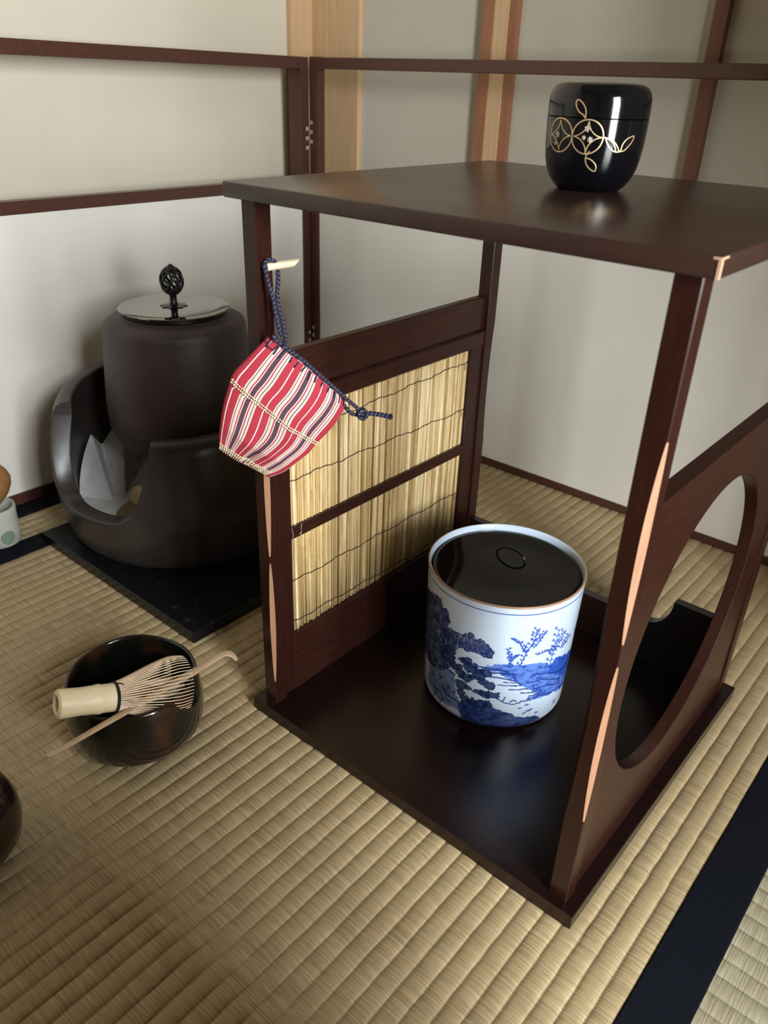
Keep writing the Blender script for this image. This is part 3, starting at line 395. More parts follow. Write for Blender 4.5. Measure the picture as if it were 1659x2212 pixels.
# right panel (plane y = SY, runs along x)
bar('stile', (SX+.0008, SX+.0215, SY, SY+DR, .0005, SH+.001)); bar('stile', (XR1-.018, XR1, SY, SY+DR, .0005, SH))
bar('top_rail', (SX+.0215, XR1-.018, SY-.0006, SY+DR, SH-.0165, SH))
bar('middle_rail', (SX+.0215, XR1-.018, SY-.0004, SY+DR, .3962, .4126))
bar('bottom_rail', (SX+.0215, XR1-.018, SY-.0004, SY+DR, .0005, .0135))
boxobj('paper_panel', (SX+.020, XR1-.017, SY+.0016, SY+.010, .0130, .3970), M['paper'], sc)
for zs in ((.462, .4475, .433), (.147,)):
    pass
for z0 in (.4955, .1485):
    for k in range(3):
        boxobj('inlay_square', (SX+.0028, SX+.0078, SY-.0006, SY+.001, z0-.0145*k, z0-.0145*k+.0055), M['inlay'], sc)
        boxobj('inlay_square', (SX-.001, SX+.0006, SY-.0078, SY-.0028, z0-.0095-.0145*k, z0-.0095-.0145*k+.0055), M['inlay'], sc)

# ------------------------------------------------------------------ the tea shelf
BW, BD, BT = .360, .350, .0142
PA, PS, PY = .0099, .0153, .0075
TH, TT = .4962, .0110
ts = thing('tea_shelf', 'dark red-brown lacquered tea shelf with four posts, reed side panel and round-window side panel', 'shelf', (BW/2, BD/2, 0))
# base board, raised a little between its feet
bm = bmesh.new()
prof = [(0, 0), (.074, 0), (.079, .0009), (.086, .0016), (.270, .0016), (.278, .0008), (.284, 0), (.3565, 0), (.3575, .0006), (.360, .0006), (BW, BT-.0008), (BW-.0008, BT), (.0008, BT), (0, BT-.0008)]
prism(bm, prof, 'y', 0, BD); 
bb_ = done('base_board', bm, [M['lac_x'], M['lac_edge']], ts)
for p_ in bb_.data.polygons:
    if abs(p_.normal.y) > .9: p_.material_index = 1
# top board
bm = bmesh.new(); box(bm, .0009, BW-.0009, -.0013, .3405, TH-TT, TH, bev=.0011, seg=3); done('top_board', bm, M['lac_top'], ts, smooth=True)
bm = bmesh.new(); prism(bm, [(BW-.0022, -.0016), (BW-.0006, -.0016), (BW-.0006, .0008)], 'z', TH-TT+.0004, TH-.0011)
box(bm, BW-.0048, BW-.0008, -.00155, -.0008, TH-.0016, TH-.0005); box(bm, BW-.0016, BW-.00065, -.0005, .0075, TH-.0016, TH-.0006)
done('worn_corner', bm, M['wear'], ts)['label'] = 'chipped pale corner edge'
# posts with lens-shaped bare-wood cuts along one corner
def lens(z, z0, z1, c, e=.0008):
    if z <= z0 or z >= z1: return e
    t = (z-z0)/(z1-z0); return e + (c-e)*(math.sin(PI*t)**.75)
def post(x, y, cuts):
    zs = sorted(set([BT, TH-TT+.001] + [BT+(TH-TT-BT)*i/90 for i in range(91)] + [z for q in cuts for z in (q[1], q[2])]))
    corners = {'fl': (0, 0), 'fr': (1, 0), 'br': (1, 1), 'bl': (0, 1)}; order = ['fl', 'fr', 'br', 'bl']
    bm = bmesh.new(); rings = []
    for z in zs:
        ring = []
        for cn in order:
            e = max([lens(z, q[1], q[2], q[3]) for q in cuts if q[0] == cn] + [.0008])
            cx, cy = corners[cn]; px, py = x+cx*PS, y+cy*PS; sx = 1 if cx == 0 else -1; sy = 1 if cy == 0 else -1
            a, b_ = (px, py+sy*e), (px+sx*e, py)
            if cn in ('fr', 'bl'): a, b_ = b_, a
            ring += [bm.verts.new((*a, z)), bm.verts.new((*b_, z))]
        rings.append(ring)
    for A, B in zip(rings, rings[1:]):
        for i in range(8): bm.faces.new((A[i], A[(i+1) % 8], B[(i+1) % 8], B[i]))
    bm.faces.new(rings[0]); bm.faces.new(rings[-1])
    o = done('post', bm, M['lac_z'], ts)
    for q in cuts:
        if not q[4]: continue
        cn, z0, z1, c, _ = q; cx, cy = corners[cn]; px, py = x+cx*PS, y+cy*PS; sx = 1 if cx == 0 else -1; sy = 1 if cy == 0 else -1
        bm = bmesh.new(); k = .00025; prev = None
        for i in range(33):
            z = z0+.0015+(z1-z0-.003)*i/32; e = lens(z, z0, z1, c)-.0002
            a = bm.verts.new((px-sx*k, py+sy*e-sy*k, z)); b_ = bm.verts.new((px+sx*e-sx*k, py-sy*k, z))
            a2 = bm.verts.new((px+sx*.0004, py+sy*e+sy*.0004, z)); b2 = bm.verts.new((px+sx*e+sx*.0004, py+sy*.0004, z))
            cur = [a, b_, b2, a2]
            if prev:
                for t_ in range(4): bm.faces.new((prev[t_], prev[(t_+1) % 4], cur[(t_+1) % 4], cur[t_]))
            else: bm.faces.new(cur)
            prev = cur
        bm.faces.new(prev)
        done('bare_wood_strip', bm, M['bark'], o)['label'] = 'bare pale wood cut along the post edge'
    return o
post(PA, PY, [('fr', .0415, .1805, .0038, 1), ('fr', .1850, .330, .0038, 1)])
post(BW-PA-PS, PY, [('fr', .103, .2455, .0036, 1), ('fr', .2605, .3990, .0040, 1), ('fl', .10, .285, .0032, 0)])
post(PA, BD-PY-PS, [('br', .20, .335, .0040, 0)])
post(BW-PA-PS, BD-PY-PS, [])
# reed side panel between the left posts
y0, y1 = PY+PS, BD-PY-PS; xi, xo = .0226, .0118
rp = boxobj('reed_side_panel', (xo, xi-.0016, y0-.001, y1+.001, .331, .3660), M['lac_y'], ts, bev=.0008)
rp['label'] = 'reed-filled side panel'
def pb(name, d, mt=M['lac_y'], bev=.0006): return boxobj(name, d, mt, rp, bev=bev)
pb('upper_rail', (xo, xi+.0012, y0-.001, y1+.001, .3125, .3300), bev=.0018)
pb('stile', (xo, xi, y0-.001, .0372, .0142, .3140), M['lac_z']); pb('stile', (xo, xi, .3045, y1+.001, .0142, .3140), M['lac_z'])
pb('middle_rail', (xo+.006, xi, .0370, .3046, .1902, .2022))
pb('lower_board', (xo, xi, .0372, .3045, .0142, .0760))
pb('lower_rail', (xo, xi+.0006, .0368, .3047, .0745, .0830), bev=.0012)
# blind of upright reeds
bm = bmesh.new(); rl = bm.verts.layers.float.new('rnd'); rr = random.Random(11)
y = .0374
while y < .3040:
    r = rr.uniform(.00105, .00165); yc = y+r; rv = min(1, max(0, rr.gauss(.58, .26))); xc = .0178+rr.uniform(-.0004, .0004); zt = .313
    zb = .0826+rr.uniform(0, .0022); tl = rr.uniform(-.0008, .0008); prev = None
    joints = sorted(rr.uniform(zb, zt) for _ in range(2)); zz = [zb]
    for jn in joints:
        if zb+.004 < jn < zt-.004: zz += [jn-.0009, jn, jn+.0009]
    zz += [zt]
    for z in zz:
        bulge = 1.16 if z in joints else 1.0
        ring = [bm.verts.new((xc+r*bulge*math.cos(a), yc+tl*(z-.2)/.12+r*bulge*math.sin(a), z)) for a in [2*PI*k/8 for k in range(8)]]
        for v in ring: v[rl] = rv
        if prev:
            for k in range(8): bm.faces.new((prev[k], prev[(k+1) % 8], ring[(k+1) % 8], ring[k]))
        else: bm.faces.new(ring)
        prev = ring
    bm.faces.new(prev)
    y += 2*r*.97 + (rr.random() < .15)*.0004
done('reed_blind', bm, M['reed'], rp, smooth='all')['label'] = 'blind of yellow reeds'
for z0, s_ in ((.2905, .030), (.2490, -.018), (.1420, -.004), (.0955, -.03)):
    P = [(.0197+.0003*math.sin(i*1.3), .0374+(.3042-.0374)*i/60, z0+s_*(i/60)*.3+.0011*math.sin(i*.5+z0*90)+.0005*math.sin(i*1.9)) for i in range(61)]
    bm = bmesh.new(); tube(bm, P, .00042, 5); tube(bm, [P[-1], (.021, .3065, P[-1][2]+.001), (.0232, .3085, P[-1][2]-.0005)], .0003, 5)
    tube(bm, [P[-3], (.0203, .3005, P[-1][2]-.004), (.0205, .2990, P[-1][2]-.009)], .0003, 5)
    done('reed_thread', bm, M['reedthread'], rp)
bm = bmesh.new(); tube(bm, [(.0228, .0372, .2025), (.0236, .0378, .196), (.0230, .0368, .188)], .0003, 5)
tube(bm, [(.0236, .0490, .2030), (.0236, .0478, .1985), (.0233, .0488, .1950), (.0233, .0470, .1925)], .0003, 5)
done('loose_thread', bm, M['gold_dull'], rp)
# right side panel: board with a round window
bm = bmesh.new(); cy, cz, rr_ = .1610, .1930, .1245; n = 96
outer = []
Y0, Y1, Z0, Z1 = y0-.001, y1+.001, BT, .3524
for i in range(n):
    a = 2*PI*i/n; dx, dz = math.cos(a), math.sin(a); t = 1e9
    if dx > 1e-9: t = min(t, (Y1-cy)/dx)
    if dx < -1e-9: t = min(t, (Y0-cy)/dx)
    if dz > 1e-9: t = min(t, (Z1-cz)/dz)
    if dz < -1e-9: t = min(t, (Z0-cz)/dz)
    outer.append([cy+dx*t, cz+dz*t])
for (yy, zz) in ((Y0, Z0), (Y1, Z0), (Y1, Z1), (Y0, Z1)):
    k = min(range(n), key=lambda i: (outer[i][0]-yy)**2+(outer[i][1]-zz)**2); outer[k] = [yy, zz]
xs0, xs1 = .3370, .3483
layers = [(xs0, 'o'), (xs0, 'i'), (xs0, 'h'), (xs1, 'h'), (xs1, 'i'), (xs1, 'o')]
vs = []
for x, k in ((xs0, 0), (xs0, 1), (xs0+.0008, 2), (xs1-.0008, 2), (xs1, 1), (xs1, 0)):
    if k == 0: vs.append([bm.verts.new((x, p[0], p[1])) for p in outer])
    else:
        R_ = rr_+(.0008 if k == 1 else 0); vs.append([bm.verts.new((x, cy+R_*math.cos(2*PI*i/n), cz+R_*math.sin(2*PI*i/n))) for i in range(n)])
for A, B in zip(vs, vs[1:]+vs[:1]):
    for i in range(n): bm.faces.new((A[i], A[(i+1) % n], B[(i+1) % n], B[i]))
done('round_window_panel', bm, M['lac_y'], ts, smooth=True)['label'] = 'side panel with a large round opening'
# back apron with raised shoulders
def shoulder(cx, sgn):
    return [(cx+sgn*.020*(1-math.cos(t)), .0635+.0345*(1-math.sin(t)) if False else .0635+.0345*(1-math.cos(t))**1.0) for t in [PI/2*k/10 for k in range(11)]]
pts = [(PA+PS-.001, BT), (BW-PA-PS+.001, BT), (BW-PA-PS+.001, .0980), (.2850, .0980)]
pts += [(.2850-.0010-.0195*math.sin(PI/2*k/10), .0980-.0345*(1-math.cos(PI/2*k/10))-0.0*k) for k in range(0, 0)]
for k in range(1, 11):
    a = PI/2*k/10; pts.append((.2850-.0230*(1-math.cos(a)), .0980-.0350*math.sin(a)))
for k in range(10, -1, -1):
    a = PI/2*k/10; pts.append((.0750+.0230*(1-math.cos(a)), .0980-.0350*math.sin(a)))
pts += [(PA+PS-.001, .0980)]
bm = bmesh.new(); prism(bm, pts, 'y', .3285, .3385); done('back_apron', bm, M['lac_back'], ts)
# bamboo peg on the inner face of the front left post
A = Vector((.0250, .0170, .4372)); B = Vector((.0372, .0400, .4402)); d = (B-A).normalized()
bm = bmesh.new(); tube(bm, [A+(B-A)*t for t in (0, .5, 1)], [.0030, .0031, .0031], 14)
for v in bm.verts:
    s_ = (v.co-A).dot(d)
    if s_ > (B-A).length*.9: v.co -= d*((v.co-B).dot(Vector((0,0,-1)))*1.2+.002) if False else d*((B.z+.003-v.co.z)*1.15)
done('bamboo_peg', bm, M['peg'], ts, smooth=True)['label'] = 'short pale bamboo peg'
# ------------------------------------------------------------------ blue-and-white jar with a lacquer lid
JX, JY = .1664, .1809; JB = BT; JT = .1625
jar = thing('water_jar', 'blue and white porcelain jar painted with trees and rocks on the shelf base', 'jar', (JX, JY, JB))
def jar_r(z):
    h = z-JB
    if h < .0105:
        t = min(1, h/.0105); return .0612 + .0096*math.sin(math.acos(1-t))*1.0
    return .0708 + (.0748-.0708)*max(0, (h-.0105)/(JT-JB-.0105))**1.0
def inpoly(px, py, poly):
    ins = np.zeros(px.shape, bool); n = len(poly)
    for i in range(n):
        x1, y1 = poly[i]; x2, y2 = poly[(i+1) % n]
        if y1 == y2: continue
        c = ((y1 > py) != (y2 > py)) & (px < (x2-x1)*(py-y1)/(y2-y1)+x1); ins ^= c
    return ins
def segdist(px, py, P):
    d = np.full(px.shape, 1e9)
    for (x1, y1), (x2, y2) in zip(P, P[1:]):
        L2 = (x2-x1)**2+(y2-y1)**2+1e-9; t = np.clip(((px-x1)*(x2-x1)+(py-y1)*(y2-y1))/L2, 0, 1)
        d = np.minimum(d, np.hypot(px-x1-t*(x2-x1), py-y1-t*(y2-y1)))
    return d
def vnoise(x, y, seed):
    rs = np.random.RandomState(seed); g = rs.rand(64, 64); xi = np.floor(x).astype(int); yi = np.floor(y).astype(int); fx = x-xi; fy = y-yi
    fx = fx*fx*(3-2*fx); fy = fy*fy*(3-2*fy)
    a = g[xi % 64, yi % 64]; b = g[(xi+1) % 64, yi % 64]; c = g[xi % 64, (yi+1) % 64]; d = g[(xi+1) % 64, (yi+1) % 64]
    return (a*(1-fx)+b*fx)*(1-fy)+(c*(1-fx)+d*fx)*fy
def paint(az, z):
    """az deg, z mm -> linear rgb of the painted glaze"""
    K = 1.25     # mm per degree of azimuth
    u = az*K; zz = z
    wob = (vnoise(u*.28+200, zz*.28+200, 1)-.5)*3.6 + (vnoise(u*.8+200, zz*.8+200, 2)-.5)*1.5
    wob2 = (vnoise(u*.28+250, zz*.28+220, 3)-.5)*3.6 + (vnoise(u*.8+210, zz*.8+230, 4)-.5)*1.5
    uu, vv = u+wob, zz+wob2
    col = np.empty(az.shape+(3,)); col[...] = (.57, .67, .79)
    def sc(P): return [(a*K, b) for a, b in P]
    def mixc(mask, c, k=1.0):
        m_ = (mask*k)[..., None]; col[:] = col*(1-m_)+np.array(c)*m_
    n1 = vnoise(u*.16+100, zz*.30+100, 5); n2 = vnoise(u*.45+100, zz*.9+100, 6)
    blue = (.028, .085, .42); navy = (.010, .020, .085); wash = (.10, .20, .55); ink = (.012, .035, .20)
    def wash_poly(P, c, k=1.0, dark=None, th=.5):
        mk = inpoly(uu, vv, sc(P)).astype(float); mixc(mk, c, k)
        if dark is not None: mixc(mk*np.clip((n2*.6+n1*.6-th)*3.2, 0, 1), dark, .85)
        return mk
    wash_poly(BANK, (.07, .18, .60), .9, (.015, .05, .33), .56)
    wash_poly(BANK2, (.03, .10, .48), .9, (.015, .04, .25), .55)
    wash_poly(ROCKS, (.12, .19, .42), .85, (.02, .04, .16), .62)
    wash_poly(CLIFF, (.028, .055, .20), .95, navy, .45)
    wash_poly(BAND, (.02, .045, .18), .95, navy, .50)
    wash_poly(EDGE, (.06, .13, .40), .95, blue, .5)
    # pale streaks in the cliff
    mk = inpoly(u, zz, sc(CLIFF)).astype(float)*np.clip((vnoise(u*.9+300, zz*.22+300, 8)-.62)*6, 0, 1); mixc(mk, (.30, .36, .50), .55)
    for i, (a, b) in enumerate(BLOBS):
        rs = 3.4+(i % 4)*.7; d = np.hypot((uu-a*K)*.8, vv-b)
        mixc((d < rs).astype(float), (.012, .030, .105), .94); mixc(((d > rs-.7) & (d < rs)).astype(float), (.008, .014, .05), .8)
        mixc(((np.hypot((uu-a*K)*.8-.6, vv-b-.8) < rs*.45)).astype(float), (.05, .09, .24), .45)
    for i, P in enumerate(STROKES):
        w_ = .75 if i not in (0, 1, 2) else .95
        d = segdist(u+wob*.25, zz+wob2*.25, sc(P)); mixc(np.clip((w_-d)/.3+.5, 0, 1), ink, .9)
    for P in TWIGS:
        d = segdist(u+wob*.12, zz+wob2*.12, sc(P)); mixc(np.clip((.48-d)/.25+.5, 0, 1), (.03, .085, .42), .9)
    for a, b in STONES:
        d = np.hypot((u-a*K+wob*.4)*.55, zz-b+wob2*.4); mixc((d < 1.3).astype(float), (.05, .10, .32), .85)
    # the unseen back: a second stretch of shore
    back = ((az > 20) | (az < -165)); az2 = np.where(az > 0, az, az+360)
    sh = 70+14*np.sin(np.radians(az2*2))+wob2*2
    mixc((back & (zz < sh) & (zz > sh-22)).astype(float), (.06, .15, .50), .8)
    # line below the rim and on the rim itself
    zr = JT*1000
    mixc(np.clip((.62-np.abs(zz-(zr-7.2)))/.3+.5, 0, 1), (.03, .07, .30), .9)
    mixc((zz > zr-.9).astype(float), (.36, .20, .12), .85)
    mixc((zz < 16.6).astype(float), (.03, .05, .14), .8)
    return col
def azgrid():
    a = list(np.linspace(-172, 52, 640)); a += list(np.linspace(52, 188, 60)[1:-1]); return np.array(a)
azs = azgrid(); zs = np.concatenate([JB+.0105*(1-np.cos(np.linspace(0, PI/2, 24))), np.linspace(JB+.0105, JT, 400)[1:]])
AZ, ZZ = np.meshgrid(azs, zs); RR = np.vectorize(jar_r)(zs)[:, None]
na, nz = len(azs), len(zs)
co = np.stack([JX+RR*np.cos(np.radians(AZ)), JY+RR*np.sin(np.radians(AZ)), ZZ], -1).reshape(-1, 3)
colr = paint(AZ, ZZ*1000).reshape(-1, 3)
idx = np.arange(na*nz).reshape(nz, na); a = idx[:-1, :]; b = np.roll(idx, -1, 1)[:-1, :]; c = np.roll(idx, -1, 1)[1:, :]; d = idx[1:, :]
faces = np.stack([a, b, c, d], -1).reshape(-1, 4)
me = bpy.data.meshes.new('body'); me.vertices.add(len(co)); me.vertices.foreach_set('co', co.astype(np.float32).ravel())
me.loops.add(len(faces)*4); me.loops.foreach_set('vertex_index', faces.astype(np.int32).ravel())
me.polygons.add(len(faces)); me.polygons.foreach_set('loop_start', (np.arange(len(faces))*4).astype(np.int32)); me.polygons.foreach_set('use_smooth', [True]*len(faces)); me.update(calc_edges=True)
ca = me.color_attributes.new('paint', 'FLOAT_COLOR', 'POINT'); ca.data.foreach_set('color', np.concatenate([colr, np.ones((len(colr), 1))], 1).astype(np.float32).ravel())
link('body', me, M['porcelain'], jar)
M['jar_in'] = plain('porcelain_white', (.58, .68, .80), .15, 0, .25); M['rimglaze'] = plain('rim_brown_glaze', (.36, .20, .12), .3)
bm = bmesh.new(); lathe(bm, [(.0748, 0), (.0752, .0006), (.0750, .0013), (.0742, .0017), (.0736, .0015)], (JX, JY, JT-.0006), 128)
done('rim', bm, M['rimglaze'], jar, smooth='all')['label'] = 'thin brown-glazed rim'
bm = bmesh.new(); lathe(bm, [(.0737, .0010), (.0729, .0004), (.0722, -.004), (.0716, -.010), (.070, -.016), (.0690, -.03), (.066, -.12), (.05, -.14), (0, -.142)], (JX, JY, JT), 128)
done('inner_wall', bm, M['jar_in'], jar, smooth='all')
bm = bmesh.new(); lathe(bm, [(.0612, 0), (.058, .0005), (0, .0005)], (JX, JY, JB), 64); done('foot', bm, M['jar_in'], jar)
lid = thing('lacquer_lid', 'black lacquer lid with small loop handle closing the blue and white jar', 'lid', (JX, JY, JT-.012))
bm = bmesh.new(); lathe(bm, [(0, 0), (.030, -.0003), (.060, -.0002), (.0690, .0008), (.0702, .0022), (.0696, .0031), (.0675, .0030), (.060, .0020), (.030, .0018), (0, .0018)][::-1], (JX, JY, JT-.0078), 128)
done('disc', bm, M['lid_lac'], lid, smooth='all')
# loop handle
hc = Vector((JX-.0070, JY+.0190, JT-.0062)); hd = Vector((1, .07, 0)).normalized()
P = [hc+hd*(.0155*math.cos(PI*t))+Vector((0, 0, .0105*math.sin(PI*t)+.0003)) for t in [k/20 for k in range(21)]]
bm = bmesh.new(); tube(bm, P, .0011, 10); done('loop_handle', bm, M['lid_lac'], lid, smooth='all')

# ------------------------------------------------------------------ black lacquer tea caddy with gold rings
NX, NY, NB, NT = .1861, .1959, TH, .5666
nat = thing('tea_caddy', 'black lacquer tea caddy with interlocking gold rings on top of the shelf', 'tea caddy', (NX, NY, NB))
H = NT-NB
NPROF = [(0, 0), (.0215, .0), (.0238, .0010), (.0268, .0040), (.0300, .0085), (.0327, .0150), (.0343, .0220), (.0352, .0300), (.0357, .0380), (.0360, .0478)]
NTOP = [(.0360, .0484), (.03605, .056), (.0357, .0605), (.0346, .0645), (.0322, .0678), (.0285, .0695), (.022, .0703), (.010, .0706), (0, .0706)]
bm = bmesh.new(); lathe(bm, NPROF+[(.0355, .0480), (.034, .048), (0, .048)], (NX, NY, NB), 128); done('body', bm, M['black_lac'], nat, smooth=True)
bm = bmesh.new(); lathe(bm, [(0, .0481), (.0345, .0481), (.0356, .0482), (.0360, .0486)]+NTOP[1:], (NX, NY, NB), 128); done('lid', bm, M['black_lac'], nat, smooth=True)
PP = NPROF[1:]+NTOP[:-1]
def nr(z):
    h = z-NB
    for (r0, z0), (r1, z1) in zip(PP, PP[1:]):
        if z0 <= h <= z1: return r0+(r1-r0)*((h-z0)/max(1e-9, z1-z0))
    return .036
def gold_ribbon(bm, P, w):
    """P list of (az deg, z m); flat ribbon just proud of the lacquer"""
    Q = [(math.radians(a)*.0355, z) for a, z in P]; n = len(Q); rows = []
    for i in range(n):
        q0, q1 = Q[max(0, i-1)], Q[min(n-1, i+1)]; dx, dz = q1[0]-q0[0], q1[1]-q0[1]; l = math.hypot(dx, dz) or 1; nx_, nz_ = -dz/l, dx/l
        row = []
        for s_ in (-w, 0, w):
            u_, z_ = Q[i][0]+nx_*s_, Q[i][1]+nz_*s_; a_ = u_/.0355; r_ = nr(z_)+(.00012 if s_ else .00022)
            row.append(bm.verts.new((NX+r_*math.cos(a_), NY+r_*math.sin(a_), z_)))
        rows.append(row)
    for A, B in zip(rows, rows[1:]):
        bm.faces.new((A[0], A[1], B[1], B[0])); bm.faces.new((A[1], A[2], B[2], B[1]))
def arc(ca, cz_, r, t0, t1, n=40):
    return [(ca+math.degrees(r*math.cos(math.radians(t))/.0355), cz_+r*math.sin(math.radians(t))) for t in [t0+(t1-t0)*i/n for i in range(n+1)]]
CR = .0108
bm = bmesh.new()
for ca in (-71.6, -106.5):
    cz_ = .5328; gold_ribbon(bm, arc(ca, cz_, CR, 0, 360, 90), .00042)
    dd = math.degrees(CR/.0355)
    for sx, sz, t0, t1 in ((-1, 1, 270, 360), (1, 1, 180, 270), (-1, -1, 0, 90), (1, -1, 90, 180)):
        gold_ribbon(bm, arc(ca+sx*dd, cz_+sz*CR, CR, t0+6, t1-6), .00034)
gold_ribbon(bm, arc(-71.6+math.degrees(CR/.0355), .5328-CR, CR, 12, 180), .00045)
for P in GOLD: gold_ribbon(bm, [(v[0], v[1]/1000+.00) for v in [tuple(q) for q in catmull([(p[0], p[1], 0) for p in P], 6)]], .00040)
done('gold_rings', bm, M['gold'], nat, smooth='all')['label'] = 'gold interlocking ring and leaf pattern'
bm = bmesh.new()
for k, (a_, z_) in enumerate(FLOWERS):
    pet = 7 if k in (1, 2, 4) else 5; rr2 = .0020 if k in (0, 1, 3) else .0014
    for j in range(pet):
        t = 2*PI*j/pet+k; gold_ribbon(bm, [(a_+math.degrees(rr2*q*math.cos(t)/.0355), z_/1000+rr2*q*math.sin(t)) for q in (.15, .55, 1.0)], .00032 if pet == 7 else .00055)
done('small_flowers', bm, M['gold_dull'], nat)

# ------------------------------------------------------------------ brazier, board and kettle
ib = tag(boxobj('brazier_board', (-.4520, -.1260, .0208, .366, .0005, .0150), M['board'], None, bev=.0012, seg=2), 'square black board with scuffed corner under the black brazier', 'board')
FX, FY = -.357, .190
fu = thing('brazier', 'large round black clay brazier with a deep front opening on the black board', 'brazier', (FX, FY, .0150))
def rim_z(a): return .2005+.0145*math.cos(a-math.radians(135))
AM, AW = math.radians(-83), math.radians(34.5)
def wtop(a):
    d = (a-AM+PI) % (2*PI)-PI; u = abs(d)/AW
    if u >= 1: return rim_z(a), False
    return .081+.100*u**5.0+.0*u, True
PR = [(.150, .0165), (.1545, .024), (.1600, .045), (.1650, .075), (.1665, .100), (.1655, .125), (.1620, .150), (.1570, .172), (.1525, .19), (.1485, .21)]
def fr_(z):
    for (r0, z0), (r1, z1) in zip(PR, PR[1:]):
        if z <= z1: return r0+(r1-r0)*max(0, (z-z0))/(z1-z0)
    return PR[-1][0]
aa = [2*PI*i/150 for i in range(150)]
aa = [a for a in aa if min(abs(((a-AM-AW+PI) % (2*PI))-PI), abs(((a-AM+AW+PI) % (2*PI))-PI)) > .02]
for s_ in (1, -1):
    e = AM+s_*AW; aa += [(e-s_*k) % (2*PI) for k in (.0001, .004, .009, .015)] + [(e+s_*k) % (2*PI) for k in (.0001, .01)]
aa = sorted(aa); bm = bmesh.new(); cols = []
for a in aa:
    zt, cut = wtop(a); col = []; th = .0230; nn = 26
    def V3(r, z): return bm.verts.new((FX+r*math.cos(a), FY+r*math.sin(a), z))
    col += [V3(.095, .0152), V3(.120, .0158), V3(.143, .0160)]
    be = .0016 if cut else .0115; bi = .0020 if cut else .012
    for k in range(nn+1): z = .0165+(zt-be-.0165)*k/nn; col.append(V3(fr_(z), z))
    r1 = fr_(zt-be)
    col += [V3(r1-bi*.35, zt-be*.35), V3(r1-bi, zt), V3(r1-th+.002, zt), V3(r1-th, zt-.002)]
    for k in range(1, 9): z = zt-.002+(.048-zt+.002)*k/8; col.append(V3(fr_(z)-th, z))
    col += [V3(.06, .040), V3(.02, .040)]
    cols.append(col)
for A, B in zip(cols, cols[1:]+cols[:1]):
    for k in range(len(A)-1): bm.faces.new((A[k], B[k], B[k+1], A[k+1]))
me_b = done('body', bm, M['clay'], fu, smooth=True)
# ash bed with two sloping walls of ash
tag(ib, ib['label'], 'board')
bm = bmesh.new(); rows = []
def ash_h(x, y):
    rx, ry = x-FX, y-FY
    h = .060
    # a straight-sided wall of ash on the left with a sharp ridge, a second one behind it
    for (ax_, ay_, bx_, by_, za, zb) in ((-.118, -.064, -.036, -.094, .113, .064), (-.112, -.020, -.034, -.074, .108, .062)):
        L_ = math.hypot(bx_-ax_, by_-ay_); ux, uy = (bx_-ax_)/L_, (by_-ay_)/L_; t = (rx-ax_)*ux+(ry-ay_)*uy; w_ = (rx-ax_)*(-uy)+(ry-ay_)*ux
        zr_ = za+(zb-za)*max(-.3, min(1.15, t/L_))
        h = max(h, zr_-(.55*-w_ if w_ < 0 else 2.2*w_))
    d = math.hypot(rx-.085, ry+.005); h = max(h, .120-d*.95)
    return min(h, .128)
for i in range(57):
    row = []; r = .1395*i/56
    for j in range(192):
        a = 2*PI*j/192; x, y = FX+r*math.cos(a), FY+r*math.sin(a); row.append(bm.verts.new((x, y, ash_h(x, y)-.001)))
    rows.append(row)
for A, B in zip(rows, rows[1:]):
    for j in range(192): bm.faces.new((A[j], A[(j+1) % 192], B[(j+1) % 192], B[j]))
ash = done('ash_bed', bm, M['ash'], fu); ash['label'] = 'pale grey ash heaped inside'
bm = bmesh.new(); lathe(bm, [(0, .0672), (.020, .0668), (.034, .0655), (.040, .060)], (FX+.030, FY-.082, 0), 40); done('ash_warm_shade', bm, M['shaded_ash'], fu, smooth='all')['label'] = 'front ash with warm shade put into its colour'  # disc painted as the shaded part of the ash
bm = bmesh.new(); pts = [(.026*math.cos(PI*k/16), .026*math.sin(PI*k/16)) for k in range(17)]
prism(bm, [(FX+.030+p[0], .068+p[1]*1.15) for p in pts], 'y', FY-.090, FY-.084); done('front_tile', bm, M['tile'], fu)['label'] = 'small beige half-round tile'

KX, KY = -.355, .197
kt = thing('iron_kettle', 'large dark brown iron kettle with straight sides sitting inside the brazier', 'kettle', (KX, KY, .128))
KP = [(0, .118), (.050, .120), (.078, .130), (.090, .143), (.0955, .160), (.0960, .19), (.0925, .24), (.0893, .270), (.0882, .281), (.0880, .2865), (.0862, .2905), (.078, .2955), (.066, .2975), (.064, .2995), (.062, .2995), (.0615, .291), (0, .290)]
bm = bmesh.new(); lathe(bm, KP, (KX, KY, 0), 128); done('body', bm, M['iron'], kt, smooth=True)
for az in (205, 25):
    a = math.radians(az); c0 = Vector((KX+.0925*math.cos(a), KY+.0925*math.sin(a), .235)); bm = bmesh.new()
    tang = Vector((-math.sin(a), math.cos(a), 0)); out = Vector((math.cos(a), math.sin(a), 0))
    tube(bm, [c0+tang*(.010*math.cos(t))+out*(.009*math.sin(t)) for t in [PI*k/12 for k in range(13)]], .0035, 10); done('lug', bm, M['iron'], kt, smooth='all')
kl = thing('kettle_lid', 'flat polished dark bronze lid with a pierced bud-shaped knob on the iron kettle', 'lid', (KX, KY, .3005))
bm = bmesh.new(); lathe(bm, [(0, .3002), (.0625, .3002), (.0635, .3010), (.0640, .3035), (.0655, .3048), (.0676, .3054), (.0680, .3064), (.0674, .3072), (.0660, .3075), (.055, .3075), (0, .3078)], (KX, KY, 0), 128); done('disc', bm, M['bronze'], kl, smooth=True)
bm = bmesh.new()
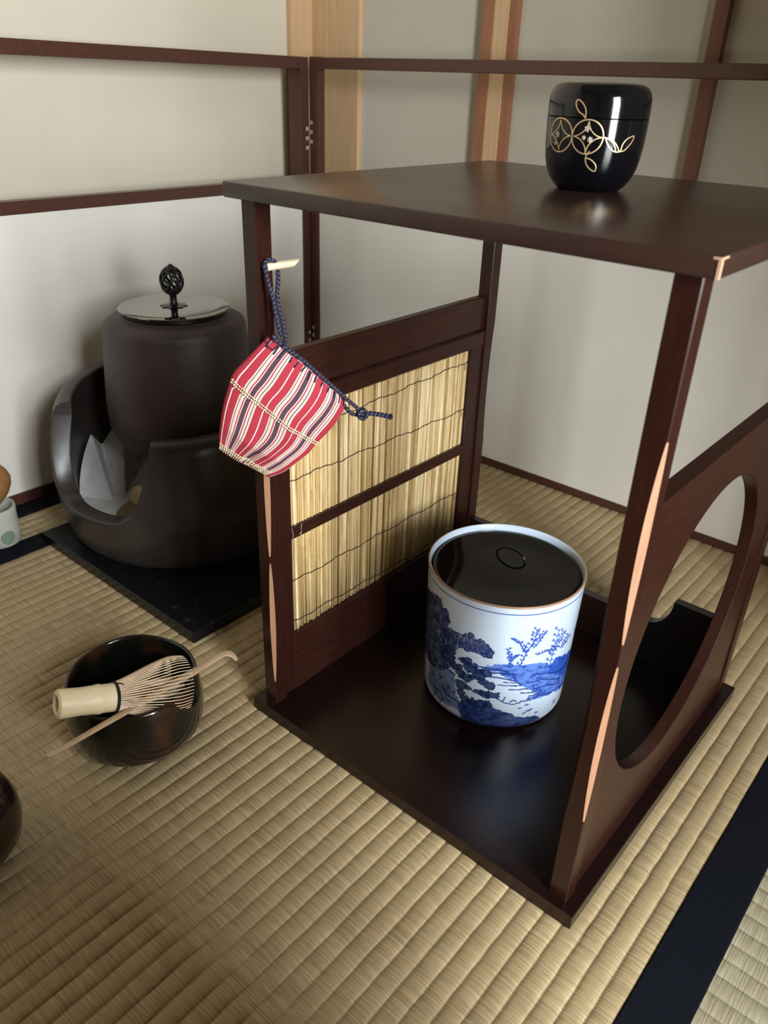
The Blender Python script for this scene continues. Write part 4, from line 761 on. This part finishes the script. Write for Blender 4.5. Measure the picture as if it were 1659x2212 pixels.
lathe(bm, [(0, .3076), (.0150, .3078), (.0155, .3084), (.0110, .3092), (.006, .3096), (.0050, .3110), (.0042, .316), (.0046, .3225), (.006, .3240), (0, .3250)], (KX, KY, 0), 32, wob=lambda a, r, z: (r*(1+.12*math.cos(8*a)*(1 if r > .010 else 0)), z))
done('flower_washer', bm, M['blackmetal'], kl, smooth=True)
bm = bmesh.new(); kc = .3385
def bud(t, a):      # t 0..1 bottom to top
    th = PI*(.06+.90*t); return Vector((KX+.0135*math.sin(th)*math.cos(a), KY+.0135*math.sin(th)*math.sin(a), kc-.0165*math.cos(th)))
for k in range(7):
    for s_ in (1, -1):
        tube(bm, [bud(i/16, 2*PI*k/7+s_*i/16*2.3) for i in range(17)], .0016, 8)
for t in (.33, .62):
    pass
lathe(bm, [(0, .3515), (.0045, .3522), (.0058, .3540), (.0040, .3565), (.0018, .3580), (0, .3590)], (KX, KY, 0), 20)
lathe(bm, [(0, .3225), (.006, .3235), (.007, .3255), (0, .3262)], (KX, KY, 0), 20)
for k in range(7):
    for t in (.28, .52, .75):
        p = bud(t, 2*PI*k/7+.3+t); bmesh.ops.create_icosphere(bm, subdivisions=1, radius=.0018, matrix=Matrix.Translation(p))
done('bud_knob', bm, M['blackmetal'], kl, smooth='all')['label'] = 'pierced black bud-shaped knob'

# ------------------------------------------------------------------ tea bowl, whisk, scoop
BX, BY = -.0577, -.0962
def wobble(a, r, z): return r*(1+.010*math.cos(2*a+.6)+.006*math.cos(3*a+2)), z+(.0010*math.cos(2*a+1.0)+.0006*math.cos(5*a) if z > .06 else 0)
bm = bmesh.new()
lathe(bm, [(0, .0030), (.026, .0030), (.028, .0006), (.031, .0004), (.033, .0040), (.046, .0050), (.0560, .0085), (.0612, .0150), (.0632, .024), (.0640, .036), (.0632, .048), (.0612, .060), (.0602, .066), (.0592, .0686), (.0575, .0690), (.0562, .0672), (.0560, .060), (.0578, .045), (.0575, .025), (.053, .013), (.04, .0085), (0, .0075)], (BX, BY, 0), 128, wob=wobble)
bowl = tag(done('tea_bowl', bm, M['bowl'], None, smooth='all'), 'glossy black tea bowl with a reddish brown patch, holding a whisk, on the tatami', 'bowl')
WA, WB, WD = Vector((-.0435, -.1754, .0935)), Vector((-.0312, -.1304, .0795)), Vector((-.0225, -.0690, .0600))
wk = thing('bamboo_whisk', 'bamboo tea whisk with pale handle and black thread resting in the black bowl', 'whisk', tuple(WA))
ax = (WB-WA).normalized(); up = Vector((0,0,1)); e1 = (up-ax*up.dot(ax)).normalized(); e2 = ax.cross(e1)
def ring3(bm, c, r, n=32, squash=1): return [bm.verts.new(c+(e1*math.cos(2*PI*k/n)*squash+e2*math.sin(2*PI*k/n))*r) for k in range(n)]
L = (WB-WA).length
bm = bmesh.new(); seq = [(0, .0085), (.0008, .0110), (.0015, .0122), (.004, .0126), (.020, .0120), (L*.62, .0124), (L*.70, .0130), (L*.74, .0131), (L*.78, .0124), (L*.90, .0124), (L*1.02, .0126)]
rings = [ring3(bm, WA+ax*.018, .0055), ring3(bm, WA+ax*.001, .0068)]+[ring3(bm, WA+ax*s_, r_) for s_, r_ in seq]
bm.faces.new(rings[0])
for A, B in zip(rings, rings[1:]):
    for k in range(32): bm.faces.new((A[k], A[(k+1) % 32], B[(k+1) % 32], B[k]))
done('handle', bm, M['bamboo'], wk, smooth=True)
bm = bmesh.new()
for q in (0, .0014): tube(bm, [WB+ax*q+(e1*math.cos(t)+e2*math.sin(t))*.0132 for t in [2*PI*k/36 for k in range(36)]], .00075, 6, closed=True)
tube(bm, [WB+e1*.0132, WB+e1*.0150+ax*.003+e2*.001, WB+e1*.0145+ax*.006+e2*.003], .0006, 5)
done('binding_thread', bm, M['thread'], wk)
bm = bmesh.new(); LT = (WD-WB).length; bend = (WD-WB)-ax*LT; nT = 54
for k in range(nT):
    t0 = 2*PI*k/nT
    for inner in (0, 1):
        if inner and k % 2: continue
        rmax = .0285 if not inner else .008; P = []
        for i in range(11):
            s_ = i/10; r_ = .0126+(rmax-.0126)*math.sin(s_*PI*.5)**1.2
            if s_ > .82: r_ -= (s_-.82)*.012*(1 if not inner else -.3)
            P.append(WB+ax*(LT*s_*(1.04 if not inner else 1.02))+bend*s_**1.6+(e1*math.cos(t0)+e2*math.sin(t0))*r_)
        tube(bm, P, [.00068-.00028*i/10 for i in range(11)], 4)
ti = done('tines', bm, M['bamboo_tine'], wk)
SP = [(-.0156, -.2028, .0735), (-.0144, -.181, .0735), (-.0142, -.1577, .0735), (-.0135, -.1265, .0736), (-.0133, -.093, .0740), (-.0138, -.0513, .0735), (-.0142, -.0331, .0738), (-.0134, -.0222, .0740), (-.0094, -.0166, .0722), (-.0056, -.0132, .0655)]
SP = catmull(SP, 5); bm = bmesh.new(); n = len(SP); rings = []
for i, p in enumerate(SP):
    t = (SP[min(i+1, n-1)]-SP[max(i-1, 0)]).normalized(); side = t.cross(Vector((0,0,1))).normalized(); nn_ = side.cross(t).normalized(); s_ = i/(n-1)
    w_ = .0027+.0019*min(1, s_*1.6); th = .0014
    if abs(s_-.52) < .02: w_ *= 1.12; th *= 1.3
    if s_ > .93: w_ *= max(.35, 1-(s_-.93)*7)
    rings.append([bm.verts.new(p+side*w_*math.cos(a)+nn_*th*math.sin(a)) for a in [2*PI*k/10 for k in range(10)]])
for A, B in zip(rings, rings[1:]):
    for k in range(10): bm.faces.new((A[k], A[(k+1) % 10], B[(k+1) % 10], B[k]))
bm.faces.new(rings[0]); bm.faces.new(rings[-1])
tag(done('tea_scoop', bm, M['scoop'], None, smooth='all'), 'slender brown bamboo tea scoop with a curled tip laid across the black bowl', 'scoop')

# ------------------------------------------------------------------ dark pot at the left edge
bm = bmesh.new(); px_, py_ = -.0373, -.2696
lathe(bm, [(0, .001), (.020, 0), (.026, .0008), (.034, .006), (.0415, .018), (.0446, .034), (.0437, .048), (.0395, .060), (.033, .068), (.029, .0712), (.0275, .0718), (.026, .0708), (.028, .062), (.036, .04), (.03, .012), (0, .008)], (px_, py_, 0), 96)
tag(done('waste_water_bowl', bm, M['brownpot'], None, smooth='all'), 'dark brown glazed rounded pot cut off by the left edge, nearest the viewer', 'pot')

# ------------------------------------------------------------------ lid rest and ladle at the left edge
LX, LY = -.4960, -.0165
lr = thing('lid_rest', 'white ceramic lid rest with pale green rings standing beside the brazier', 'lid rest', (LX, LY, .0005))
bm = bmesh.new(); lathe(bm, [(0, .001), (.0255, .0006), (.0270, .0020), (.0264, .020), (.0262, .040), (.0268, .050), (.0258, .0530), (.0235, .0530), (.0225, .050), (.022, .01), (0, .008)], (LX, LY, 0), 64); done('body', bm, M['white_glaze'], lr, smooth='all')
def ringmark(az, z, r0, mt, nm):
    a = math.radians(az); o_ = Vector((math.cos(a), math.sin(a), 0)); t_ = Vector((-math.sin(a), math.cos(a), 0)); bm = bmesh.new()
    rows = []
    for r_ in (0.0001, r0):
        row = []
        for k in range(28):
            x_, z_ = r_*math.cos(2*PI*k/28), r_*math.sin(2*PI*k/28)
            ang = a+x_/.0266; row.append(bm.verts.new((LX+.02725*math.cos(ang), LY+.02725*math.sin(ang), z+z_)))
        rows.append(row)
    for k in range(28): bm.faces.new((rows[0][k], rows[0][(k+1) % 28], rows[1][(k+1) % 28], rows[1][k]))
    p_ = done(nm, bm, mt, lr)
    bm = bmesh.new()
    for q in (.35, .6, .95):
        tube(bm, [(LX+.0274*math.cos(a+r0*q*math.cos(t)/.0266), LY+.0274*math.sin(a+r0*q*math.cos(t)/.0266), z+r0*q*math.sin(t)) for t in [2*PI*k/28 for k in range(28)]], .00028, 4, closed=True)
    done('ring_lines', bm, M['thread'] if mt is M['white_glaze'] else plain('dark_green_glaze', (.12, .20, .13), .3), p_)
ringmark(0, .0150, .0095, M['green_glaze'], 'green_spot'); ringmark(-36, .0190, .0060, M['white_glaze'], 'black_ring_spot'); ringmark(-110, .032, .008, M['green_glaze'], 'green_spot')
ld = thing('bamboo_ladle', 'reddish brown bamboo water ladle with its round cup resting on the white lid rest', 'ladle', (LX, LY, .0530))
a_ = Vector((-.66, -.55, .42)).normalized(); cc = Vector((LX-.001, LY-.004, .0858)); q1 = (Vector((0,0,1))-a_*a_.z).normalized(); q2 = a_.cross(q1)
bm = bmesh.new(); rings = []
for s_, r_ in ((-.0290, .001), (-.0284, .010), (-.0262, .0178), (-.0215, .0248), (-.014, .0295), (-.004, .0318), (.012, .0308), (.022, .0285), (.0235, .0270), (.0225, .0255), (.012, .0275), (-.005, .0285), (-.018, .0260), (-.024, .018), (-.025, .001)):
    rings.append([bm.verts.new(cc+a_*s_+(q1*math.cos(2*PI*k/48)+q2*math.sin(2*PI*k/48))*r_) for k in range(48)])
for A, B in zip(rings, rings[1:]):
    for k in range(48): bm.faces.new((A[k], A[(k+1) % 48], B[(k+1) % 48], B[k]))
bm.faces.new(rings[0]); bm.faces.new(rings[-1])
cup = done('cup', bm, [M['ladle'], M['ladle_in']], ld, smooth='all')
for p_ in cup.data.polygons:
    if (p_.center-cc).length < .0295 and (p_.center-cc-a_*((p_.center-cc).dot(a_))).length < .0280 and (p_.center-cc).dot(a_) > -.0249 and (p_.center-cc).dot(a_) < .023: p_.material_index = 1
bm = bmesh.new(); s0 = cc-q2*.0; h0 = cc+Vector((-.012, -.028, .004)); h1 = Vector((LX-.10, LY-.33, .006))
tube(bm, [h0+(h1-h0)*t for t in (0, .25, .5, .75, 1)], .0028, 8); done('handle', bm, M['bamboo'], ld, smooth='all')

# ------------------------------------------------------------------ striped cloth bag on its cord
def _n(v): return v.normalized()
BN, BL, BOFF = Vector((.835, -.5503, 0)), Vector((.5503, .835, 0)), .0300
TOP = [(.0238,.3899),(.0355,.3803),(.049,.3693),(.0635,.3553),(.0755,.3441),(.0847,.3356)]
RGT = [(.0847,.3356),(.0833,.3266),(.0756,.3138),(.0639,.3017),(.0545,.2909),(.0435,.2827),(.0325,.2753),(.0212,.2718)]
LFT = [(.0238,.3899),(.0129,.3794),(.0026,.3694),(-.0041,.3621),(-.0092,.3487),(-.0137,.3339),(-.0169,.3167),(-.0183,.3009)]
BOT = [(-.0183,.3009),(-.0117,.2950),(-.0036,.2885),(.0072,.2815),(.0145,.2763),(.0212,.2718)]
def samp(P, t):
    Q = catmull([(p[0], p[1], 0) for p in P], 12); L_ = [0]
    for i in range(1, len(Q)): L_.append(L_[-1]+(Q[i]-Q[i-1]).length)
    d_ = t*L_[-1]
    for i in range(1, len(Q)):
        if L_[i] >= d_-1e-9: k = (d_-L_[i-1])/max(1e-9, L_[i]-L_[i-1]); q = Q[i-1]+(Q[i]-Q[i-1])*k; return (q.x, q.y)
    return (Q[-1].x, Q[-1].y)
NS, NTT = 72, 72
tS = [samp(TOP, i/NS) for i in range(NS+1)]; bS = [samp(BOT, i/NS) for i in range(NS+1)]; lS = [samp(LFT, j/NTT) for j in range(NTT+1)]; rS = [samp(RGT, j/NTT) for j in range(NTT+1)]
def coons(i, j):
    s_, t_ = i/NS, j/NTT; o_ = []
    for k in (0, 1):
        o_.append((1-t_)*tS[i][k]+t_*bS[i][k]+(1-s_)*lS[j][k]+s_*rS[j][k]-((1-s_)*(1-t_)*tS[0][k]+s_*(1-t_)*tS[-1][k]+(1-s_)*t_*bS[0][k]+s_*t_*bS[-1][k]))
    return o_
def bagpt(i, j, side):
    s_, t_ = i/NS, j/NTT; la, z_ = coons(i, j)
    prof = (math.sin(PI*s_))**.55*(.35+.65*math.sin(PI*min(1, t_*.55+.22)))*(1-max(0, t_-.78)/.22*.92 if t_ > .78 else 1)
    fold = .0026*math.sin(s_*9+t_*5)*math.sin(PI*t_)*math.sin(PI*s_)+.0036*math.exp(-((s_-.38-.10*t_)/.06)**2)*max(0, t_-.35)*-2.0
    fold += .0022*math.exp(-((s_-.62)/.05)**2)*math.sin(PI*t_)
    dpt = side*(.0125*prof)+(fold if side > 0 else 0)*(math.sin(PI*s_)**.4)
    if side < 0: dpt *= .92
    la2, z2 = la, z_
    return BL*la2+BN*(BOFF+dpt)+Vector((0,0,z2))
bag = thing('striped_bag', 'small bag of red and white striped cloth with navy cord hanging from the peg', 'bag', tuple(BL*.024+BN*BOFF+Vector((0,0,.39))))
bm = bmesh.new(); uvl = bm.loops.layers.uv.new('UVMap'); G = {}
for side in (1, -1):
    for i in range(NS+1):
        for j in range(NTT+1):
            edge = i in (0, NS) or j == NTT
            key = (i, j, 0 if edge else side)
            if key not in G: G[key] = bm.verts.new(bagpt(i, j, side if not edge else 1) if not edge else BL*coons(i, j)[0]+BN*BOFF+Vector((0,0,coons(i, j)[1])))
    for i in range(NS):
        for j in range(NTT):
            def g(a, b): return G[(a, b, 0 if (a in (0, NS) or b == NTT) else side)]
            f = bm.faces.new((g(i, j), g(i+1, j), g(i+1, j+1), g(i, j+1)))
            for lp, (a, b) in zip(f.loops, ((i, j), (i+1, j), (i+1, j+1), (i, j+1))):
                s_, t_ = a/NS, b/NTT; sw = s_+.020*math.sin(t_*7.5+.6)*math.sin(PI*s_)+(.014*math.sin(t_*13+s_*4))*math.sin(PI*s_)
                lp[uvl].uv = (sw*(1 if side > 0 else 1)+(0 if t_ < .47 else .012), t_)
done('cloth_body', bm, M['cloth'], bag, smooth='all')
def onbag(s_, t_, off=.0006):
    i, j = s_*NS, t_*NTT; i0, j0 = min(NS-1, int(i)), min(NTT-1, int(j)); fi, fj = i-i0, j-j0
    p = (bagpt(i0, j0, 1)*(1-fi)+bagpt(i0+1, j0, 1)*fi)*(1-fj)+(bagpt(i0, j0+1, 1)*(1-fi)+bagpt(i0+1, j0+1, 1)*fi)*fj
    return p+BN*off
def stitches(name, st, n, mt, r=.00075, gap=.66, width=.0012):
    bm = bmesh.new()
    for row in (-1, 1):
        for k in range(n):
            t0, t1 = k/n, (k+gap)/n; p0, p1 = st(t0, row*width), st(t1, row*width)
            tube(bm, [p0, (p0+p1)/2+BN*.0003, p1], [r*.7, r, r*.7], 6)
    return done(name, bm, mt, bag, smooth='all')
def seam1(t, w): return onbag(.005+.99*t, .425+.045*t+.012*math.sin(t*PI)+w*9.0, .0008)
def seam2(t, w): return onbag(.01+.88*t, .955-.045*t+w*9.0+.03*t*t, .0009)
stitches('seam_stitching', seam1, 44, M['seam']); stitches('seam_stitching', seam2, 24, M['seam'])
bm = bmesh.new()
for k in range(24):
    t = k/24; p0 = onbag(.01+.9*t, .965+.0*t, .0007); p1 = onbag(.015+.9*t, .995, .0004); tube(bm, [p0, p1], .0004, 5)
done('edge_stitching', bm, M['seam'], bag)
# navy gather stitches below the hem
bm = bmesh.new(); r3 = random.Random(5)
for k in range(13):
    s_ = .03+.94*k/12+r3.uniform(-.012, .012); tube(bm, [onbag(s_, .0, .001), onbag(s_+r3.uniform(-.012, .012), .045+r3.uniform(0, .03), .0007)], .00055, 5)
tube(bm, [onbag(.00, .028, .0009), onbag(.05, .055, .0009), onbag(.10, .052, .0009), onbag(.11, .0, .0009)], .0006, 5)
done('hem_stitching', bm, M['navythread'], bag)
def cordobj(name, P, r, n=8):
    bm = bmesh.new(); tube(bm, catmull(P, n), r, 12, uvscale=300); return done(name, bm, M['cord'], bag, smooth='all')
PA_ = Vector((.0290, .0150, .4400))
strA = [(.0282, .0232, .4405), (.0277, .0170, .4432), (.0290, .0112, .4405), (.0314, .0103, .4348), (.0339, .0101, .4278), (.0363, .0107, .4203), (.0387, .0105, .4139), (.0411, .0098, .4058), (.0430, .0102, .3990), (.0449, .0098, .3915)]
strB = [(.0282, .0232, .4405), (.0290, .0240, .4352), (.0319, .0216, .4282), (.0348, .0176, .419), (.0378, .0155, .4112), (.0407, .0162, .4011), (.0436, .0155, .3927), (.0462, .0140, .3860)]
hem = [BL*a+BN*(BOFF+.0058)+Vector((0,0,z_)) for a, z_ in ((.0275,.3905),(.0350,.3835),(.0450,.3757),(.0560,.3655),(.0660,.3558),(.0760,.3462),(.0850,.3372),(.0915,.3312),(.0955,.3272))]
cordobj('hanging_cord', [Vector(p) for p in strA]+[hem[0]]+hem[1:], .00165)
cordobj('hanging_cord', [Vector(p) for p in strB]+[hem[1]+BN*.002, hem[2]+BN*.0022], .00165)
K0 = BL*.0975+BN*(BOFF+.005)+Vector((0,0,.3240))
cordobj('drawstring', [BL*.0835+BN*BOFF+Vector((0,0,.3305)), BL*.0870+BN*(BOFF+.003)+Vector((0,0,.3262)), BL*.0915+BN*(BOFF+.004)+Vector((0,0,.3232)), K0], .0016)
bm = bmesh.new()
for q in range(3):
    ph = q*2.1; tube(bm, [K0+BL*(.0035*math.cos(t+ph))+Vector((0,0,.0035*math.sin(t+ph)))+BN*(.0022*math.sin(2*t+ph)+.001) for t in [2*PI*k/24 for k in range(24)]], .0015, 8, uvscale=300, closed=True)
done('cord_knot', bm, M['cord'], bag, smooth='all')
tl = [K0, K0+BL*.008+Vector((0,0,-.0005)), K0+BL*.016+Vector((0,0,-.0022)), K0+BL*.0225+Vector((0,0,-.0042))]
cordobj('cord_tail', tl, .0020)
bm = bmesh.new(); e_ = tl[-1]; r4 = random.Random(2)
for k in range(60):
    d_ = Vector((BL*r4.uniform(.4, 1)+BN*r4.uniform(-.8, .8)+Vector((0,0,r4.uniform(-1, .6))))).normalized(); tube(bm, [e_-BL*.001, e_+d_*r4.uniform(.0022, .0040)], .0005, 4)
done('frayed_end', bm, M['navythread'], bag)
